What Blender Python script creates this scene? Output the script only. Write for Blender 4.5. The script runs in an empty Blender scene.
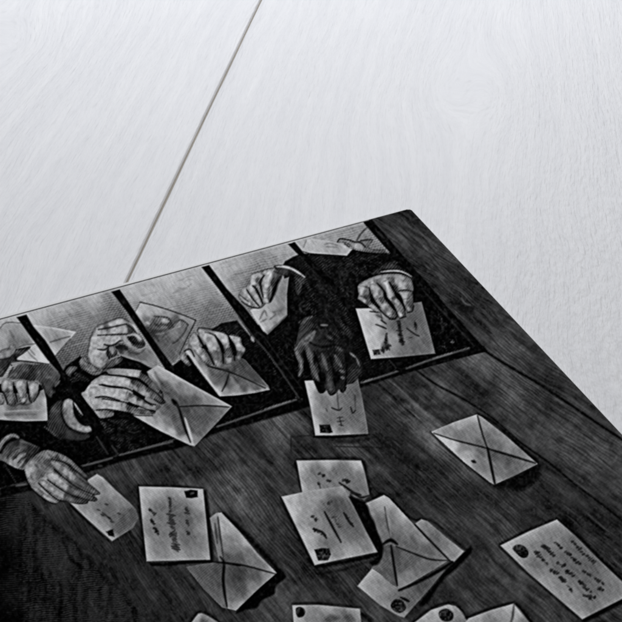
import bpy, math
import numpy as np
from mathutils import Matrix, Vector

rng = np.random.default_rng(7)
scene = bpy.context.scene
COL = scene.collection

# ------------------------------------------------------------------ camera and plane
F = 2000.0                      # focal length in photo pixels (photo 622 wide)
CX = CY = 311.0
H = 0.0020                      # thickness of the card
v1 = np.array([-1258.0, 1550.0, -F])      # up the page
v2 = np.array([4888.0, 1386.5, -F])       # along the top edge of the print
ax_x = v2 / np.linalg.norm(v2)
ax_y = v1 - ax_x * (v1 @ ax_x); ax_y /= np.linalg.norm(ax_y)
ax_z = np.cross(ax_x, ax_y)
RW = np.stack([ax_x, ax_y, ax_z])         # camera coordinates -> world


def ray(x, y):
    x = np.asarray(x, float); y = np.asarray(y, float)
    d = np.stack([x - CX, CY - y, np.full_like(x, -F)], -1)
    return d @ RW.T


_c = ray(CX, CY); _c = _c / np.linalg.norm(_c)
CAM = -_c * 1.0
_cor = ray(410.6, 208.4)
_t = (0 - CAM[2]) / _cor[2]
_hit = CAM + _t * _cor
CAM = CAM - np.array([_hit[0], _hit[1], 0.0])     # the far right corner of the print is the origin
CAM = CAM + np.array([0, 0, H])


def on_plane(x, y, z=H):
    d = ray(x, y)
    t = (z - CAM[2]) / d[..., 2]
    return CAM[0] + t * d[..., 0], CAM[1] + t * d[..., 1]


def to_photo(X, Y, z=H):
    q = np.stack([X - CAM[0], Y - CAM[1], np.full_like(X, z - CAM[2])], -1) @ RW
    return CX + F * q[..., 0] / -q[..., 2], CY - F * q[..., 1] / -q[..., 2]


# ------------------------------------------------------------------ the engraving, drawn in the plane of the print
PITCH = 0.00030
PW, PH = 0.325, 0.335          # size of the print
_marg_top, _marg_side = 0.0, 0.0003
NX = int((PW - 2 * _marg_side) / PITCH) // 4 * 4
NY = int((PH - 2 * _marg_top) / PITCH) // 4 * 4
X1, Y1 = -_marg_side, -_marg_top
X0, Y0 = X1 - NX * PITCH, Y1 - NY * PITCH
gx = (X0 + np.arange(NX + 1) * PITCH)
gy = (Y0 + np.arange(NY + 1) * PITCH)
GX, GY = np.meshgrid(gx, gy)
PX, PY = to_photo(GX, GY)
PX = PX.astype(np.float32); PY = PY.astype(np.float32)
T = np.full(PX.shape, 60.0, np.float32)
ID = np.zeros(PX.shape, np.int16)
PARTS = {}                      # id -> (name, label, parent id)
NID = [0]


def new(name, label=None, parent=None):
    NID[0] += 1
    PARTS[NID[0]] = (name, label, parent)
    return NID[0]


def W(ox, oy, size, px=622.0):
    k = size / px

    def conv(pts):
        return [(ox + p[0] * k, oy + p[1] * k) + tuple(p[2:]) for p in pts]
    conv.k = k
    return conv


I_ = W(0, 0, 622)


def window(pts, pad):
    a = np.array([(p[0], p[1]) for p in pts], float)
    x0, y0 = a.min(0) - pad; x1, y1 = a.max(0) + pad
    ex = np.concatenate([np.linspace(x0, x1, 5)] * 2 + [np.full(5, x0), np.full(5, x1)])
    ey = np.concatenate([np.full(5, y0), np.full(5, y1)] + [np.linspace(y0, y1, 5)] * 2)
    X, Y = on_plane(ex, ey)
    i0 = max(0, int((X.min() - X0) / PITCH)); i1 = min(NX + 1, int((X.max() - X0) / PITCH) + 2)
    j0 = max(0, int((Y.min() - Y0) / PITCH)); j1 = min(NY + 1, int((Y.max() - Y0) / PITCH) + 2)
    if i1 <= i0 or j1 <= j0:
        return None
    return slice(j0, j1), slice(i0, i1)


def catmull(pts, closed=True, n=5):
    p = np.array([(q[0], q[1]) for q in pts], float)
    m = len(p); out = []
    rngi = range(m) if closed else range(m - 1)
    for i in rngi:
        if closed:
            a, b, c, d = p[(i - 1) % m], p[i], p[(i + 1) % m], p[(i + 2) % m]
        else:
            a, b, c, d = p[max(i - 1, 0)], p[i], p[i + 1], p[min(i + 2, m - 1)]
        for t in np.arange(n) / n:
            out.append(0.5 * (2 * b + (c - a) * t + (2 * a - 5 * b + 4 * c - d) * t * t + (3 * b - a - 3 * c + d) * t ** 3))
    if not closed:
        out.append(p[-1])
    return np.array(out)


def segdist(x, y, a, b):
    dx, dy = b[0] - a[0], b[1] - a[1]
    L = dx * dx + dy * dy + 1e-9
    t = np.clip(((x - a[0]) * dx + (y - a[1]) * dy) / L, 0, 1)
    return np.hypot(x - a[0] - t * dx, y - a[1] - t * dy), t


def cover(pts, soft, sl):
    x = PX[sl]; y = PY[sl]
    d = np.full(x.shape, 1e6, np.float32)
    ins = np.zeros(x.shape, bool)
    n = len(pts)
    for i in range(n):
        a = pts[i]; b = pts[(i + 1) % n]
        dd, _ = segdist(x, y, a, b)
        np.minimum(d, dd, out=d)
        if a[1] != b[1]:
            c = ((a[1] > y) != (b[1] > y)) & (x < (b[0] - a[0]) * (y - a[1]) / (b[1] - a[1]) + a[0])
            ins ^= c
    s = np.where(ins, d, -d)
    return np.clip(0.5 + s / (2 * soft), 0, 1)


KS = {'hand': .24, 'coat_sleeve': .3, 'cuff': .3, 'background_wall': .34, 'letter': .6, 'envelope': .55, 'postcard': .66}


def fill(w, pts, shade, pid=None, smooth=False, soft=0.75, wobble=True, idonly=False, power=2.1, rim=None, clip=None, rnd=.62):
    """A printed shape; shade is one tone or a list of (x, y, tone) control points."""
    q = w(pts)
    sl = window(q, 3)
    if sl is None:
        return
    poly = catmull(q) if smooth else np.array([(a[0], a[1]) for a in q])
    c = cover(poly, soft, sl)
    if not idonly:
        if np.isscalar(shade):
            v = np.full(c.shape, float(shade), np.float32)
        else:
            x = PX[sl]; y = PY[sl]
            s = w(shade)
            xy = np.array([(p[0], p[1]) for p in s])
            dd = np.hypot(xy[:, None, 0] - xy[None, :, 0], xy[:, None, 1] - xy[None, :, 1]) + np.eye(len(xy)) * 1e3
            eps = (KS.get(PARTS[pid][0] if pid else '', .42) * np.median(dd.min(1))) ** 2 + .4
            num = np.zeros(c.shape, np.float32); den = np.zeros(c.shape, np.float32)
            for sx, sy, sv in s:
                wgt = 1.0 / ((x - sx) ** 2 + (y - sy) ** 2 + eps) ** power
                num += wgt * sv; den += wgt
            v = num / den
        if rim is None:
            nm = PARTS[pid][0] if pid is not None else ''
            rim = 26 if nm in ('letter', 'envelope', 'postcard') else 0
            if nm in ('hand', 'cuff') and not np.isscalar(shade):
                ci = cover(poly, 2.4, sl)
                v = v * (1 - rnd * np.clip(1.22 - ci, 0, 1) ** 1.3)
        if rim:
            ci = cover(poly, 2.2, sl)
            v = v + rim * np.clip(1.35 - ci, 0, 1) ** 1.5 * (v > 70)
        if clip is not None:
            c = c * (ID[sl] == clip)
        T[sl] = T[sl] * (1 - c) + v * c
    if pid is not None:
        sub = ID[sl]; sub[c > 0.5] = pid


def line(w, pts, v, wd, soft=0.95, op=.94, smooth=True, taper=0.55, clip=None, pid=None):
    """An inked (or bare-paper) line; wd in the window's pixels, thinner at its ends."""
    q = w(pts)
    sl = window(q, wd * w.k + 3)
    if sl is None:
        return
    p = catmull(q, False, 4) if smooth and len(q) > 2 else np.array([(a[0], a[1]) for a in q], float)
    x = PX[sl]; y = PY[sl]
    if v < 60:
        wd *= .86; v += 4
    r = wd * w.k * 0.5
    c = np.zeros(x.shape, np.float32)
    n = len(p) - 1
    for i in range(n):
        d, t = segdist(x, y, p[i], p[i + 1])
        u = (i + t) / n
        rr = r * (1 - (1 - taper) * np.abs(2 * u - 1) ** 2)
        np.maximum(c, np.clip((rr + soft - d) / (2 * soft), 0, 1) * np.minimum(1, (rr * 2 + .25) / soft), out=c)
    c *= op
    if clip is not None:
        ids = ID[sl]
        c = c * np.isin(ids, clip if isinstance(clip, (list, tuple)) else [clip])
    T[sl] = T[sl] * (1 - c) + v * c
    if pid is not None:
        sub = ID[sl]; sub[c > 0.5] = pid


def lines(w, v, wd, *many, **kw):
    for m in many:
        line(w, m, v, wd, **kw)


def word(w, a, b, h, n, v=45, wd=7, op=0.85, seed=0):
    """An illegible handwritten word from a to b: leaning strokes, joins and blots."""
    r = np.random.default_rng(seed + int(a[0] * 7 + a[1]))
    ax, ay = a; bx, by = b
    L = math.hypot(bx - ax, by - ay); ux, uy = (bx - ax) / L, (by - ay) / L
    nx, ny = -uy, ux
    t = 0.0
    prev = None
    while t < L:
        st = L / max(n, 1) * r.uniform(.45, .9)
        hh = h * r.choice([.45, .55, .6, 1.0]) * .5
        lean = r.uniform(.15, .5) * h
        off = r.uniform(-.12, .12) * h
        p = lambda tt, q: (ax + ux * tt + nx * (q + off), ay + uy * tt + ny * (q + off))
        k = r.random()
        if k < .62:
            line(w, [p(t - lean * .4, hh), p(t, 0), p(t + lean * .5, -hh)], v - 8, wd * r.uniform(1.1, 2.0), soft=.8, op=op * r.uniform(.65, 1), taper=.5)
        elif k < .85:
            line(w, [p(t, -hh * .5), p(t + st * .6, hh * .3)], v, wd * r.uniform(1.4, 2.3), soft=.9, op=op * r.uniform(.6, 1), taper=.6)
        if prev is not None and r.random() < .8:
            line(w, [prev, p(t, r.uniform(-.2, .2) * h)], v + 15, wd * .8, soft=.8, op=op * .6)
        prev = p(t, hh * .6)
        t += st


# value noise -----------------------------------------------------------------
_lat = rng.random((256, 256)).astype(np.float32)


def vnoise(u, v):
    iu = np.floor(u).astype(np.int32); iv = np.floor(v).astype(np.int32)
    fu = u - iu; fv = v - iv
    fu = fu * fu * (3 - 2 * fu); fv = fv * fv * (3 - 2 * fv)
    g = lambda a, b: _lat[a & 255, b & 255]
    return ((g(iu, iv) * (1 - fu) + g(iu + 1, iv) * fu) * (1 - fv) + (g(iu, iv + 1) * (1 - fu) + g(iu + 1, iv + 1) * fu) * fv) - 0.5


# ------------------------------------------------------------------ 0 the dark plank counter
counter = new('plank_counter', 'dark engraved plank counter with diagonal grain')
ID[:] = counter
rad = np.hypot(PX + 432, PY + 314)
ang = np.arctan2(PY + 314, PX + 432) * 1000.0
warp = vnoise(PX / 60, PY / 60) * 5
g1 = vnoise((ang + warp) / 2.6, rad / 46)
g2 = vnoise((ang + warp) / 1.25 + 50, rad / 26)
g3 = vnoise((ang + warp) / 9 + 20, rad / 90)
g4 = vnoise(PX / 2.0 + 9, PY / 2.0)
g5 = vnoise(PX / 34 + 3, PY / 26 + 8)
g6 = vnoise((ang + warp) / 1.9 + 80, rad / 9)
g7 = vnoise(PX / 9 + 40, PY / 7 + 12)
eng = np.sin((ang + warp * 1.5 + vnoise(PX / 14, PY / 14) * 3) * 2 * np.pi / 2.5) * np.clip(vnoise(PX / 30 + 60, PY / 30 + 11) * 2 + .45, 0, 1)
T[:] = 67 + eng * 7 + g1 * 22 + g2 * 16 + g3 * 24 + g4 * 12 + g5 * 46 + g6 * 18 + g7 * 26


def mul(w, pts, f, soft=12, smooth=True):
    """Ink a whole area darker or lighter (factor on what is printed there)."""
    q = w(pts)
    sl = window(q, soft + 2)
    c = cover(catmull(q) if smooth else np.array(q), soft, sl)
    T[sl] = T[sl] * (1 + (f - 1) * c)


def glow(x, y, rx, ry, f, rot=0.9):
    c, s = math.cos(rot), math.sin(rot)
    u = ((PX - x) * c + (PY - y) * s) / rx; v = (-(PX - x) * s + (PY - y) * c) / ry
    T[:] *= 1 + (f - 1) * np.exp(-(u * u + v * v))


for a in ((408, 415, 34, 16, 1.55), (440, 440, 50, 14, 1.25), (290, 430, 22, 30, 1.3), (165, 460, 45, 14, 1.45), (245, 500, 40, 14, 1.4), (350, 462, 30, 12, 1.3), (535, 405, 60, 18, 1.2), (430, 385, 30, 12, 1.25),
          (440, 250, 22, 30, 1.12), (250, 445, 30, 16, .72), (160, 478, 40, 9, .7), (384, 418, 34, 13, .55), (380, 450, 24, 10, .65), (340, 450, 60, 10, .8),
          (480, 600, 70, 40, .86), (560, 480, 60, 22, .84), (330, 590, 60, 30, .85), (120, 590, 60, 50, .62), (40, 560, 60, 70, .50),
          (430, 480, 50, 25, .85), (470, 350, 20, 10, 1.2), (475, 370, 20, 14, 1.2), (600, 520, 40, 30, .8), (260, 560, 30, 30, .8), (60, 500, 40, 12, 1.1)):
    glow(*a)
# light scratches and grain in the counter
for _ in range(520):
    x = rng.uniform(20, 622); y = rng.uniform(350, 622)
    if y < 470 - .29 * x + 25 or y < 208 + 1.065 * (x - 412) + 4:
        continue
    L = rng.uniform(6, 34)
    a = math.atan2(y + 314, x + 432) + rng.normal(0, .03)
    k = rng.random()
    line(I_, [(x, y), (x + math.cos(a) * L * .5 + rng.normal(0, .6), y + math.sin(a) * L * .5), (x + math.cos(a) * L, y + math.sin(a) * L)],
         rng.uniform(85, 120) if k < .6 else rng.uniform(18, 34), rng.uniform(.5, 1.4), op=rng.uniform(.25, .6), taper=.1)
# seams between the counter's planks
lines(I_, 9, 3.2, [(478, 346), (483.9, 350.2), (510, 367), (536.6, 382.4), (571.7, 405.8), (600, 425), (622, 439.5), (650, 458)], taper=.8)
lines(I_, 14, 2.8, [(408, 366), (417, 371), (436.5, 384.7), (460, 397), (475, 406), (495.6, 420.4), (520, 442), (552.8, 465.6), (574, 483.6), (598.7, 502), (622, 520), (655, 545)], taper=.7)
lines(I_, 20, 6, [(505, 432), (530, 455), (560, 476), (590, 500)], op=.6, soft=2)
lines(I_, 95, 1.2, [(484, 352), (500, 365), (506, 373)], [(478, 362), (503, 374)], [(486, 378), (520, 398)], op=.5)
# strip of wall to the right of the bars: grain runs along the print's edge
mul(I_, [(375, 218), (411, 206), (640, 448), (620, 436), (486, 350), (440, 296)], 0.92, 3, False)
for _ in range(110):
    t = rng.uniform(0, 1); s = rng.uniform(.06, .97)
    x = 376 + t * 120 + s * 36 * (1 - .35 * t); y = 222 + t * 130 - s * 10 + s * t * 2
    L = rng.uniform(8, 30)
    line(I_, [(x, y), (x + L * .68, y + L * .72)], rng.uniform(85, 115) if rng.random() < .5 else rng.uniform(15, 30), rng.uniform(.6, 1.5), op=rng.uniform(.3, .6), taper=.1)
w = W(420, 280, 80)
fill(w, [(205, 175), (260, 150), (330, 170), (410, 215), (415, 240), (370, 268), (320, 255), (290, 230)], 30, smooth=True, soft=2.5)
lines(w, 20, 22, [(420, 290), (470, 345), (550, 412)], op=.9)
lines(w, 110, 16, [(325, 140), (350, 180), (390, 195)], op=.7)
lines(w, 95, 26, [(330, 290), (420, 380), (520, 470)], [(430, 240), (520, 330), (600, 430)], [(480, 440), (560, 520)], op=.5, soft=2)
lines(w, 22, 14, [(560, 240), (600, 290)], [(480, 150), (520, 160)], op=.6)

# the cloth hanging at the counter's left end
cloth = new('hanging_cloth', 'nearly black cloth with vertical folds at the left end of the counter')
fill(I_, [(-240, 560), (-100, 524), (14, 494), (33, 505), (51, 525.5), (68.7, 537.3), (84, 555), (102, 574.5), (118, 590), (150, 625), (185, 690), (-240, 690)],
     [(0, 500, 18), (5, 560, 11), (5, 620, 9), (20, 510, 44), (35, 520, 46), (30, 560, 32), (40, 600, 36), (60, 560, 50), (75, 600, 42), (100, 610, 46), (90, 575, 46), (20, 600, 24), (50, 540, 46), (130, 640, 42), (60, 640, 38)], cloth, True, 6)
w = W(0, 500, 122)
lines(w, 7, 22, [(300, 420), (315, 480), (300, 600)], [(215, 380), (230, 450)], [(320, 200), (360, 300), (440, 360)], op=.8, soft=2)
lines(w, 62, 16, [(255, 320), (280, 400), (290, 470)], [(455, 470), (470, 540), (500, 585)], [(310, 230), (345, 300)], [(320, 580), (330, 620)], op=.55, soft=2)
lines(w, 40, 12, [(110, 60), (120, 260), (125, 460), (130, 620)], [(140, 60), (160, 250), (185, 620)], op=.55, soft=1.5)
lines(w, 12, 26, [(170, 30), (260, 130), (350, 190), (430, 280), (520, 380), (590, 450), (680, 560)], op=.55, soft=3, taper=.9)
lines(w, 90, 22, [(180, 10), (300, 110), (400, 190), (520, 310), (622, 330)], op=.35, soft=3)
for _ in range(120):
    x = rng.uniform(0, 60); y = rng.uniform(500, 622)
    line(I_, [(x, y), (x + 3, y + rng.uniform(-.5, .5))], rng.uniform(30, 55), .8, op=.4, clip=cloth)

_m = (ID == cloth)
T += np.where(_m, (vnoise(PX / 1.6 + 3, PY / .9 + 9) * 20 + vnoise(PX / 5 + 8, PY / 22) * 30 + vnoise(PX / 2.2, PY / 4) * 12) * np.clip((PX - 4) / 22, .1, 1), 0)
# ------------------------------------------------------------------ 1 what is seen between the bars
mist = new('background_wall', 'pale misty backdrop behind the bars')
fill(I_, [(-220, 378), (0, 318), (160, 275), (300, 237), (368, 219), (484, 348), (300, 402), (110, 458), (0, 487), (-220, 552)],
     [(-20, 325, 205), (10, 322, 210), (40, 313, 215), (60, 309, 215), (95, 299, 222), (130, 288, 222), (168, 278, 222), (215, 268, 215), (70, 316, 185), (60, 328, 150), (85, 335, 140), (75, 350, 112), (64, 360, 100), (150, 292, 212), (190, 282, 215), (200, 295, 178), (170, 300, 185), (215, 312, 130), (235, 314, 120),
      (225, 283, 195), (240, 268, 205), (250, 287, 118), (262, 272, 140), (280, 249, 200), (270, 262, 160), (300, 245, 195), (285, 258, 175), (330, 232, 172), (350, 226, 160), (372, 245, 140), (195, 315, 150), (210, 322, 120), (188, 310, 150), (108, 315, 150), (112, 300, 150), (118, 312, 105), (110, 322, 110)], mist, False, .7, power=1.3)
w = W(60, 290, 120)
lines(w, 120, 60, [(250, 110), (320, 90), (340, 120)], op=.5, soft=4)
lines(w, 120, 30, [(20, 150), (90, 130), (160, 140)], [(0, 210), (80, 200), (120, 260)], op=.45, soft=4)
w = W(160, 250, 120)
lines(w, 125, 26, [(210, 310), (260, 290), (330, 310)], [(290, 350), (350, 320), (400, 330)], [(370, 150), (420, 120), (520, 100)], op=.5, soft=4)
for _ in range(150):      # cloudy engraving strokes in the mist
    x = rng.uniform(0, 360); y = 318 - .268 * x + rng.uniform(4, 55)
    L = rng.uniform(5, 16)
    line(I_, [(x, y), (x + L * .5, y - L * .1 + rng.normal(0, 1)), (x + L, y - L * .3)], rng.choice([110, 130, 200, 215]), rng.uniform(.6, 1.8), op=rng.uniform(.15, .35), clip=mist, soft=1.0)

dark = new('coat_sleeve', 'black coat sleeves crowding behind the bars')
fill(I_, [(-220, 430), (-90, 400), (0, 384), (30, 388), (58, 380), (66, 366), (80, 356), (92, 365), (108, 372), (121, 356), (140, 362), (158, 372), (172, 366), (186, 356), (205, 345), (212, 329), (222, 323), (237, 320.4), (250, 336),
          (285, 290), (283, 265), (285, 261.4), (292.7, 257), (299, 254.4), (310.7, 253), (330, 254.4), (346.7, 255.7), (353, 249), (362, 251), (369.7, 252), (382.6, 252.6), (390, 252), (487, 351), (300, 402), (110, 458), (0, 488), (-220, 553)],
     [(0, 450, 10), (60, 450, 9), (120, 430, 14), (130, 445, 18), (220, 345, 28), (240, 380, 14), (200, 360, 8), (300, 300, 14), (340, 280, 20), (320, 262, 26), (370, 265, 14), (330, 310, 22), (430, 330, 10), (420, 310, 12), (280, 380, 12), (70, 390, 10), (150, 440, 10), (345, 330, 20)], dark, False, .8)
w = W(230, 230, 120)
lines(w, 70, 16, [(360, 480), (400, 460), (430, 450)], [(345, 600), (400, 570), (440, 500)], [(470, 490), (510, 495)], [(350, 330), (345, 260)], [(360, 300), (355, 260)], op=.7)
lines(w, 44, 12, [(370, 400), (430, 380)], [(460, 260), (480, 310)], [(400, 350), (440, 330)], [(480, 150), (560, 190), (600, 250)], [(500, 420), (560, 460), (600, 540)], [(420, 540), (480, 560)], op=.6, soft=1.5)
w = W(285, 300, 80)
lines(w, 60, 16, [(110, 40), (130, 20), (150, 10)], [(150, 80), (190, 60)], [(115, 60), (130, 90)], op=.7)
lines(w, 36, 16, [(250, 30), (350, 60), (420, 130)], [(420, 20), (480, 120)], [(430, 160), (480, 230), (540, 280)], [(300, 100), (370, 120)], op=.6, soft=1.5)
w = W(300, 200, 120)
lines(w, 38, 14, [(180, 430), (230, 360), (280, 320)], [(90, 430), (110, 480)], [(60, 330), (130, 340), (220, 330)], [(270, 330), (230, 420), (200, 470)], [(300, 300), (360, 300), (430, 280)], op=.7, soft=1.6)
lines(w, 60, 20, [(420, 350), (470, 330), (500, 325)], [(380, 380), (430, 350)], op=.7, soft=1.2)
for _ in range(260):
    x = rng.uniform(0, 470); y = rng.uniform(255, 480)
    line(I_, [(x, y), (x + rng.uniform(1, 5), y + rng.uniform(1, 6))], rng.uniform(24, 48), rng.uniform(.5, 1.2), op=rng.uniform(.2, .55), clip=dark)
w = W(420, 280, 80)
lines(w, 110, 12, [(240, 482), (262, 484)])
lines(w, 42, 14, [(150, 210), (200, 280), (260, 350), (340, 440)], [(180, 330), (200, 350)], [(100, 200), (130, 220)], op=.6)

for (x0, x1, y0, y1, ang, n) in ((302, 352, 268, 336, 1.0, 130), (338, 380, 256, 274, .5, 50), (205, 240, 328, 360, 1.1, 40), (20, 100, 392, 440, .8, 50), (415, 455, 300, 350, .9, 50), (110, 150, 425, 450, .3, 40), (270, 300, 330, 390, 1.0, 40)):
    for _ in range(n):
        x = rng.uniform(x0, x1); y = rng.uniform(y0, y1); a_ = ang + rng.normal(0, .35); L = rng.uniform(3, 9)
        line(I_, [(x, y), (x + math.cos(a_) * L * .5 + .8, y + math.sin(a_) * L * .5), (x + math.cos(a_) * L, y + math.sin(a_) * L)], rng.uniform(34, 68), rng.uniform(.6, 1.4), op=rng.uniform(.3, .7), clip=dark, taper=.2)
# ------------------------------------------------------------------ far hands and their letters
w = W(0, 310, 80)
e = new('envelope', 'pale open envelope behind the leftmost bar')
fill(w, [(-120, 210), (0, 138), (50, 100), (180, 108), (270, 120), (420, 140), (592, 170), (545, 225), (490, 290), (430, 352), (400, 395), (372, 420), (280, 408), (150, 388), (128, 372), (225, 300), (265, 265), (120, 300), (0, 318), (-120, 330)],
     [(40, 120, 180), (30, 220, 195), (130, 160, 172), (200, 200, 175), (100, 245, 135), (300, 150, 200), (400, 180, 180), (500, 185, 190), (570, 175, 215), (455, 232, 135), (430, 300, 205), (490, 260, 190), (400, 268, 175), (330, 385, 240), (250, 330, 225), (285, 300, 215), (200, 388, 220), (200, 250, 110), (-40, 260, 190), (220, 300, 190)], e)
lines(w, 95, 10, [(390, 250), (470, 225), (545, 205)], [(270, 262), (200, 272), (130, 295)], [(0, 318), (60, 300), (100, 300)], op=.9)
lines(w, 110, 18, [(75, 165), (100, 210), (115, 250)], op=.6, soft=1.5)
lines(w, 232, 10, [(270, 122), (420, 142), (560, 170)], op=.8)
lines(w, 70, 8, [(0, 145), (50, 97), (180, 104)], [(545, 225), (430, 355)], op=.7)
lines(w, 120, 10, [(215, 320), (250, 360), (290, 395)], [(230, 300), (270, 350)], op=.7)
s = new('hand', 'dim gloved hand at the left edge of the print')
fill(w, [(-100, 330), (0, 322), (60, 305), (80, 270), (115, 268), (135, 300), (230, 285), (225, 305), (180, 340), (130, 378), (150, 400), (90, 410), (70, 440), (30, 505), (0, 522), (-100, 530)],
     [(0, 345, 195), (55, 345, 180), (105, 325, 150), (100, 288, 185), (20, 425, 62), (50, 450, 55), (0, 480, 85), (100, 405, 50), (170, 330, 80), (200, 300, 70), (150, 370, 80), (120, 360, 40), (-50, 400, 110), (60, 390, 60), (-50, 350, 190)], s, True)
lines(w, 35, 14, [(0, 385), (60, 380), (110, 345), (125, 310)], [(60, 400), (90, 430)], [(130, 310), (180, 300), (225, 290)], [(150, 395), (250, 405), (372, 420)], op=.85)
lines(w, 100, 12, [(90, 400), (120, 410)], [(160, 345), (200, 320)], op=.7)
w = W(0, 360, 80)
g = new('coat_sleeve', 'grey sleeve behind the knuckles at the left edge')
fill(w, [(55, 130), (110, 70), (170, 25), (250, 35), (372, 35), (420, 75), (462, 115), (450, 165), (410, 210), (400, 290), (345, 250), (300, 165), (240, 165), (150, 150), (90, 150)],
     [(90, 120, 95), (150, 80, 80), (200, 60, 100), (240, 60, 60), (330, 90, 88), (390, 110, 90), (300, 140, 85), (250, 130, 60), (360, 180, 78), (400, 240, 70), (200, 130, 60), (430, 130, 88)], g, True, 1.2)
lines(w, 22, 16, [(260, 70), (235, 110), (205, 150)], [(100, 60), (70, 110)], [(330, 180), (345, 230)], op=.8)
lines(w, 120, 12, [(60, 135), (110, 115), (130, 90)], [(160, 95), (220, 75)], [(290, 100), (340, 70)], [(360, 140), (420, 130)], op=.5)
lines(w, 130, 24, [(430, 200), (460, 165)], op=.8)
lines(w, 95, 30, [(380, 240), (420, 250)], op=.6, soft=1.5)
e = new('letter', 'folded letter gripped by three fingertips at the left edge')
fill(w, [(-160, 250), (250, 262), (340, 228), (360, 300), (372, 472), (200, 476), (0, 462), (-160, 455)],
     [(330, 255, 140), (345, 320, 195), (300, 350, 165), (345, 440, 200), (150, 455, 190), (30, 452, 205), (50, 420, 130), (150, 428, 135), (20, 395, 195), (200, 365, 120), (100, 370, 110), (280, 395, 165), (250, 430, 150), (355, 380, 185), (-80, 400, 180)], e)
lines(w, 195, 10, [(30, 402), (200, 392), (350, 392)], [(0, 460), (200, 468), (365, 462)])
lines(w, 112, 18, [(40, 430), (150, 422), (280, 422)], op=.6)
lines(w, 8, 14, [(0, 480), (200, 488), (372, 482)], [(385, 300), (392, 470)], op=.9)
h = new('hand', 'three pale fingertips over a letter at the left edge')
fill(w, [(-160, 270), (0, 262), (25, 285), (35, 330), (0, 350), (-160, 350)], [(0, 290, 190), (20, 330, 150), (-40, 300, 170)], h, True)
fill(w, [(8, 190), (30, 155), (60, 148), (95, 175), (105, 240), (112, 290), (128, 330), (105, 352), (62, 338), (45, 285), (18, 245)],
     [(45, 185, 222), (25, 220, 190), (85, 200, 190), (60, 245, 105), (85, 265, 150), (70, 310, 165), (115, 330, 100), (50, 265, 140)], h, True)
fill(w, [(115, 180), (140, 153), (175, 153), (205, 190), (208, 270), (212, 310), (190, 347), (160, 338), (145, 300), (138, 250), (122, 215)],
     [(150, 185, 220), (190, 210, 170), (160, 260, 210), (192, 270, 140), (160, 305, 160), (180, 315, 200), (185, 342, 100), (170, 220, 180)], h, True)
fill(w, [(225, 190), (258, 170), (295, 183), (304, 225), (285, 265), (260, 310), (245, 322), (232, 290), (224, 240)],
     [(250, 205, 218), (285, 210, 190), (245, 260, 205), (270, 275, 160), (245, 312, 130), (265, 235, 190)], h, True)
lines(w, 18, 14, [(104, 175), (118, 250), (136, 325)], [(210, 170), (218, 240), (230, 310), (246, 330)], [(308, 195), (302, 255), (262, 322)], [(20, 245), (42, 290), (58, 340)])
lines(w, 60, 12, [(60, 345), (110, 358), (150, 342), (200, 350), (246, 330)], op=.7)
lines(w, 70, 8, [(35, 245), (65, 250), (95, 240)], [(150, 295), (190, 290)], op=.6)

# third bar gap: small lit scrap and cuff
w = W(50, 355, 80)
s = new('coat_sleeve', 'dark sleeve with a wide white cuff beside the leftmost bar')
fill(w, [(0, 430), (45, 372), (95, 362), (100, 430), (105, 490), (145, 555), (210, 595), (300, 612), (300, 640), (250, 660), (80, 650), (10, 600), (-20, 540)],
     [(40, 420, 82), (60, 480, 72), (20, 520, 60), (100, 580, 62), (200, 620, 66), (80, 400, 70), (150, 610, 70), (260, 640, 60), (90, 640, 40)], s, True, 1.2)
lines(w, 92, 14, [(-40, 560), (0, 590), (40, 625)], [(20, 440), (50, 400)], op=.7)
lines(w, 20, 12, [(90, 380), (90, 470), (135, 555), (220, 610), (310, 620)], op=.9)
c = new('cuff', 'white shirt cuff curving round behind the bar', s)
fill(w, [(95, 400), (108, 358), (140, 338), (172, 350), (187, 385), (182, 430), (197, 480), (227, 525), (270, 550), (325, 552), (322, 590), (290, 604), (240, 600), (180, 577), (130, 537), (100, 470)],
     [(115, 380, 190), (145, 365, 215), (108, 440, 145), (125, 500, 165), (155, 430, 195), (200, 565, 180), (300, 572, 215), (240, 545, 195), (165, 515, 180), (180, 540, 170)], c, True)
lines(w, 190, 22, [(190, 375), (220, 415), (255, 462)], pid=c)
lines(w, 10, 13, [(180, 375), (200, 450), (235, 495), (290, 530)])
s = new('cuff', 'small lit scrap of cuff between the two left bars', dark)
fill(w, [(120, 130), (155, 88), (205, 90), (210, 110), (175, 140), (152, 168)], [(150, 130, 130), (180, 100, 120), (150, 155, 100)], s, True)

# hand 3
w = W(75, 310, 80)
e = new('letter', 'grey letter pinched by the hand beside the second bar')
fill(w, [(310, 285), (400, 280), (440, 300), (500, 330), (560, 292), (600, 318), (650, 350), (650, 425), (560, 412), (400, 368), (352, 345)],
     [(370, 290, 60), (450, 320, 115), (560, 320, 135), (590, 390, 150), (480, 360, 130), (400, 348, 150), (350, 325, 70), (420, 330, 90), (520, 340, 120)], e)
lines(w, 165, 9, [(360, 347), (450, 378), (590, 414)])
lines(w, 70, 12, [(400, 300), (430, 330), (500, 335), (545, 300)], [(460, 350), (500, 340)], op=.6)
s = new('cuff', 'crumpled pale cuff below the raised hand')
fill(w, [(32, 400), (60, 365), (95, 362), (105, 400), (150, 420), (250, 420), (228, 470), (190, 502), (140, 507), (88, 480), (48, 450)],
     [(60, 395, 160), (90, 440, 145), (150, 485, 160), (180, 450, 120), (225, 445, 110), (120, 440, 150), (60, 440, 110)], s, True)
lines(w, 70, 7, [(85, 470), (140, 485), (200, 470)], [(60, 365), (80, 400), (120, 420)], [(140, 430), (180, 460)], op=.8)
fill(w, [(215, 475), (268, 400), (330, 368), (372, 366), (362, 400), (300, 440), (240, 478)], [(250, 440, 110), (320, 390, 130), (350, 380, 90), (280, 430, 100)], s, True)
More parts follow.
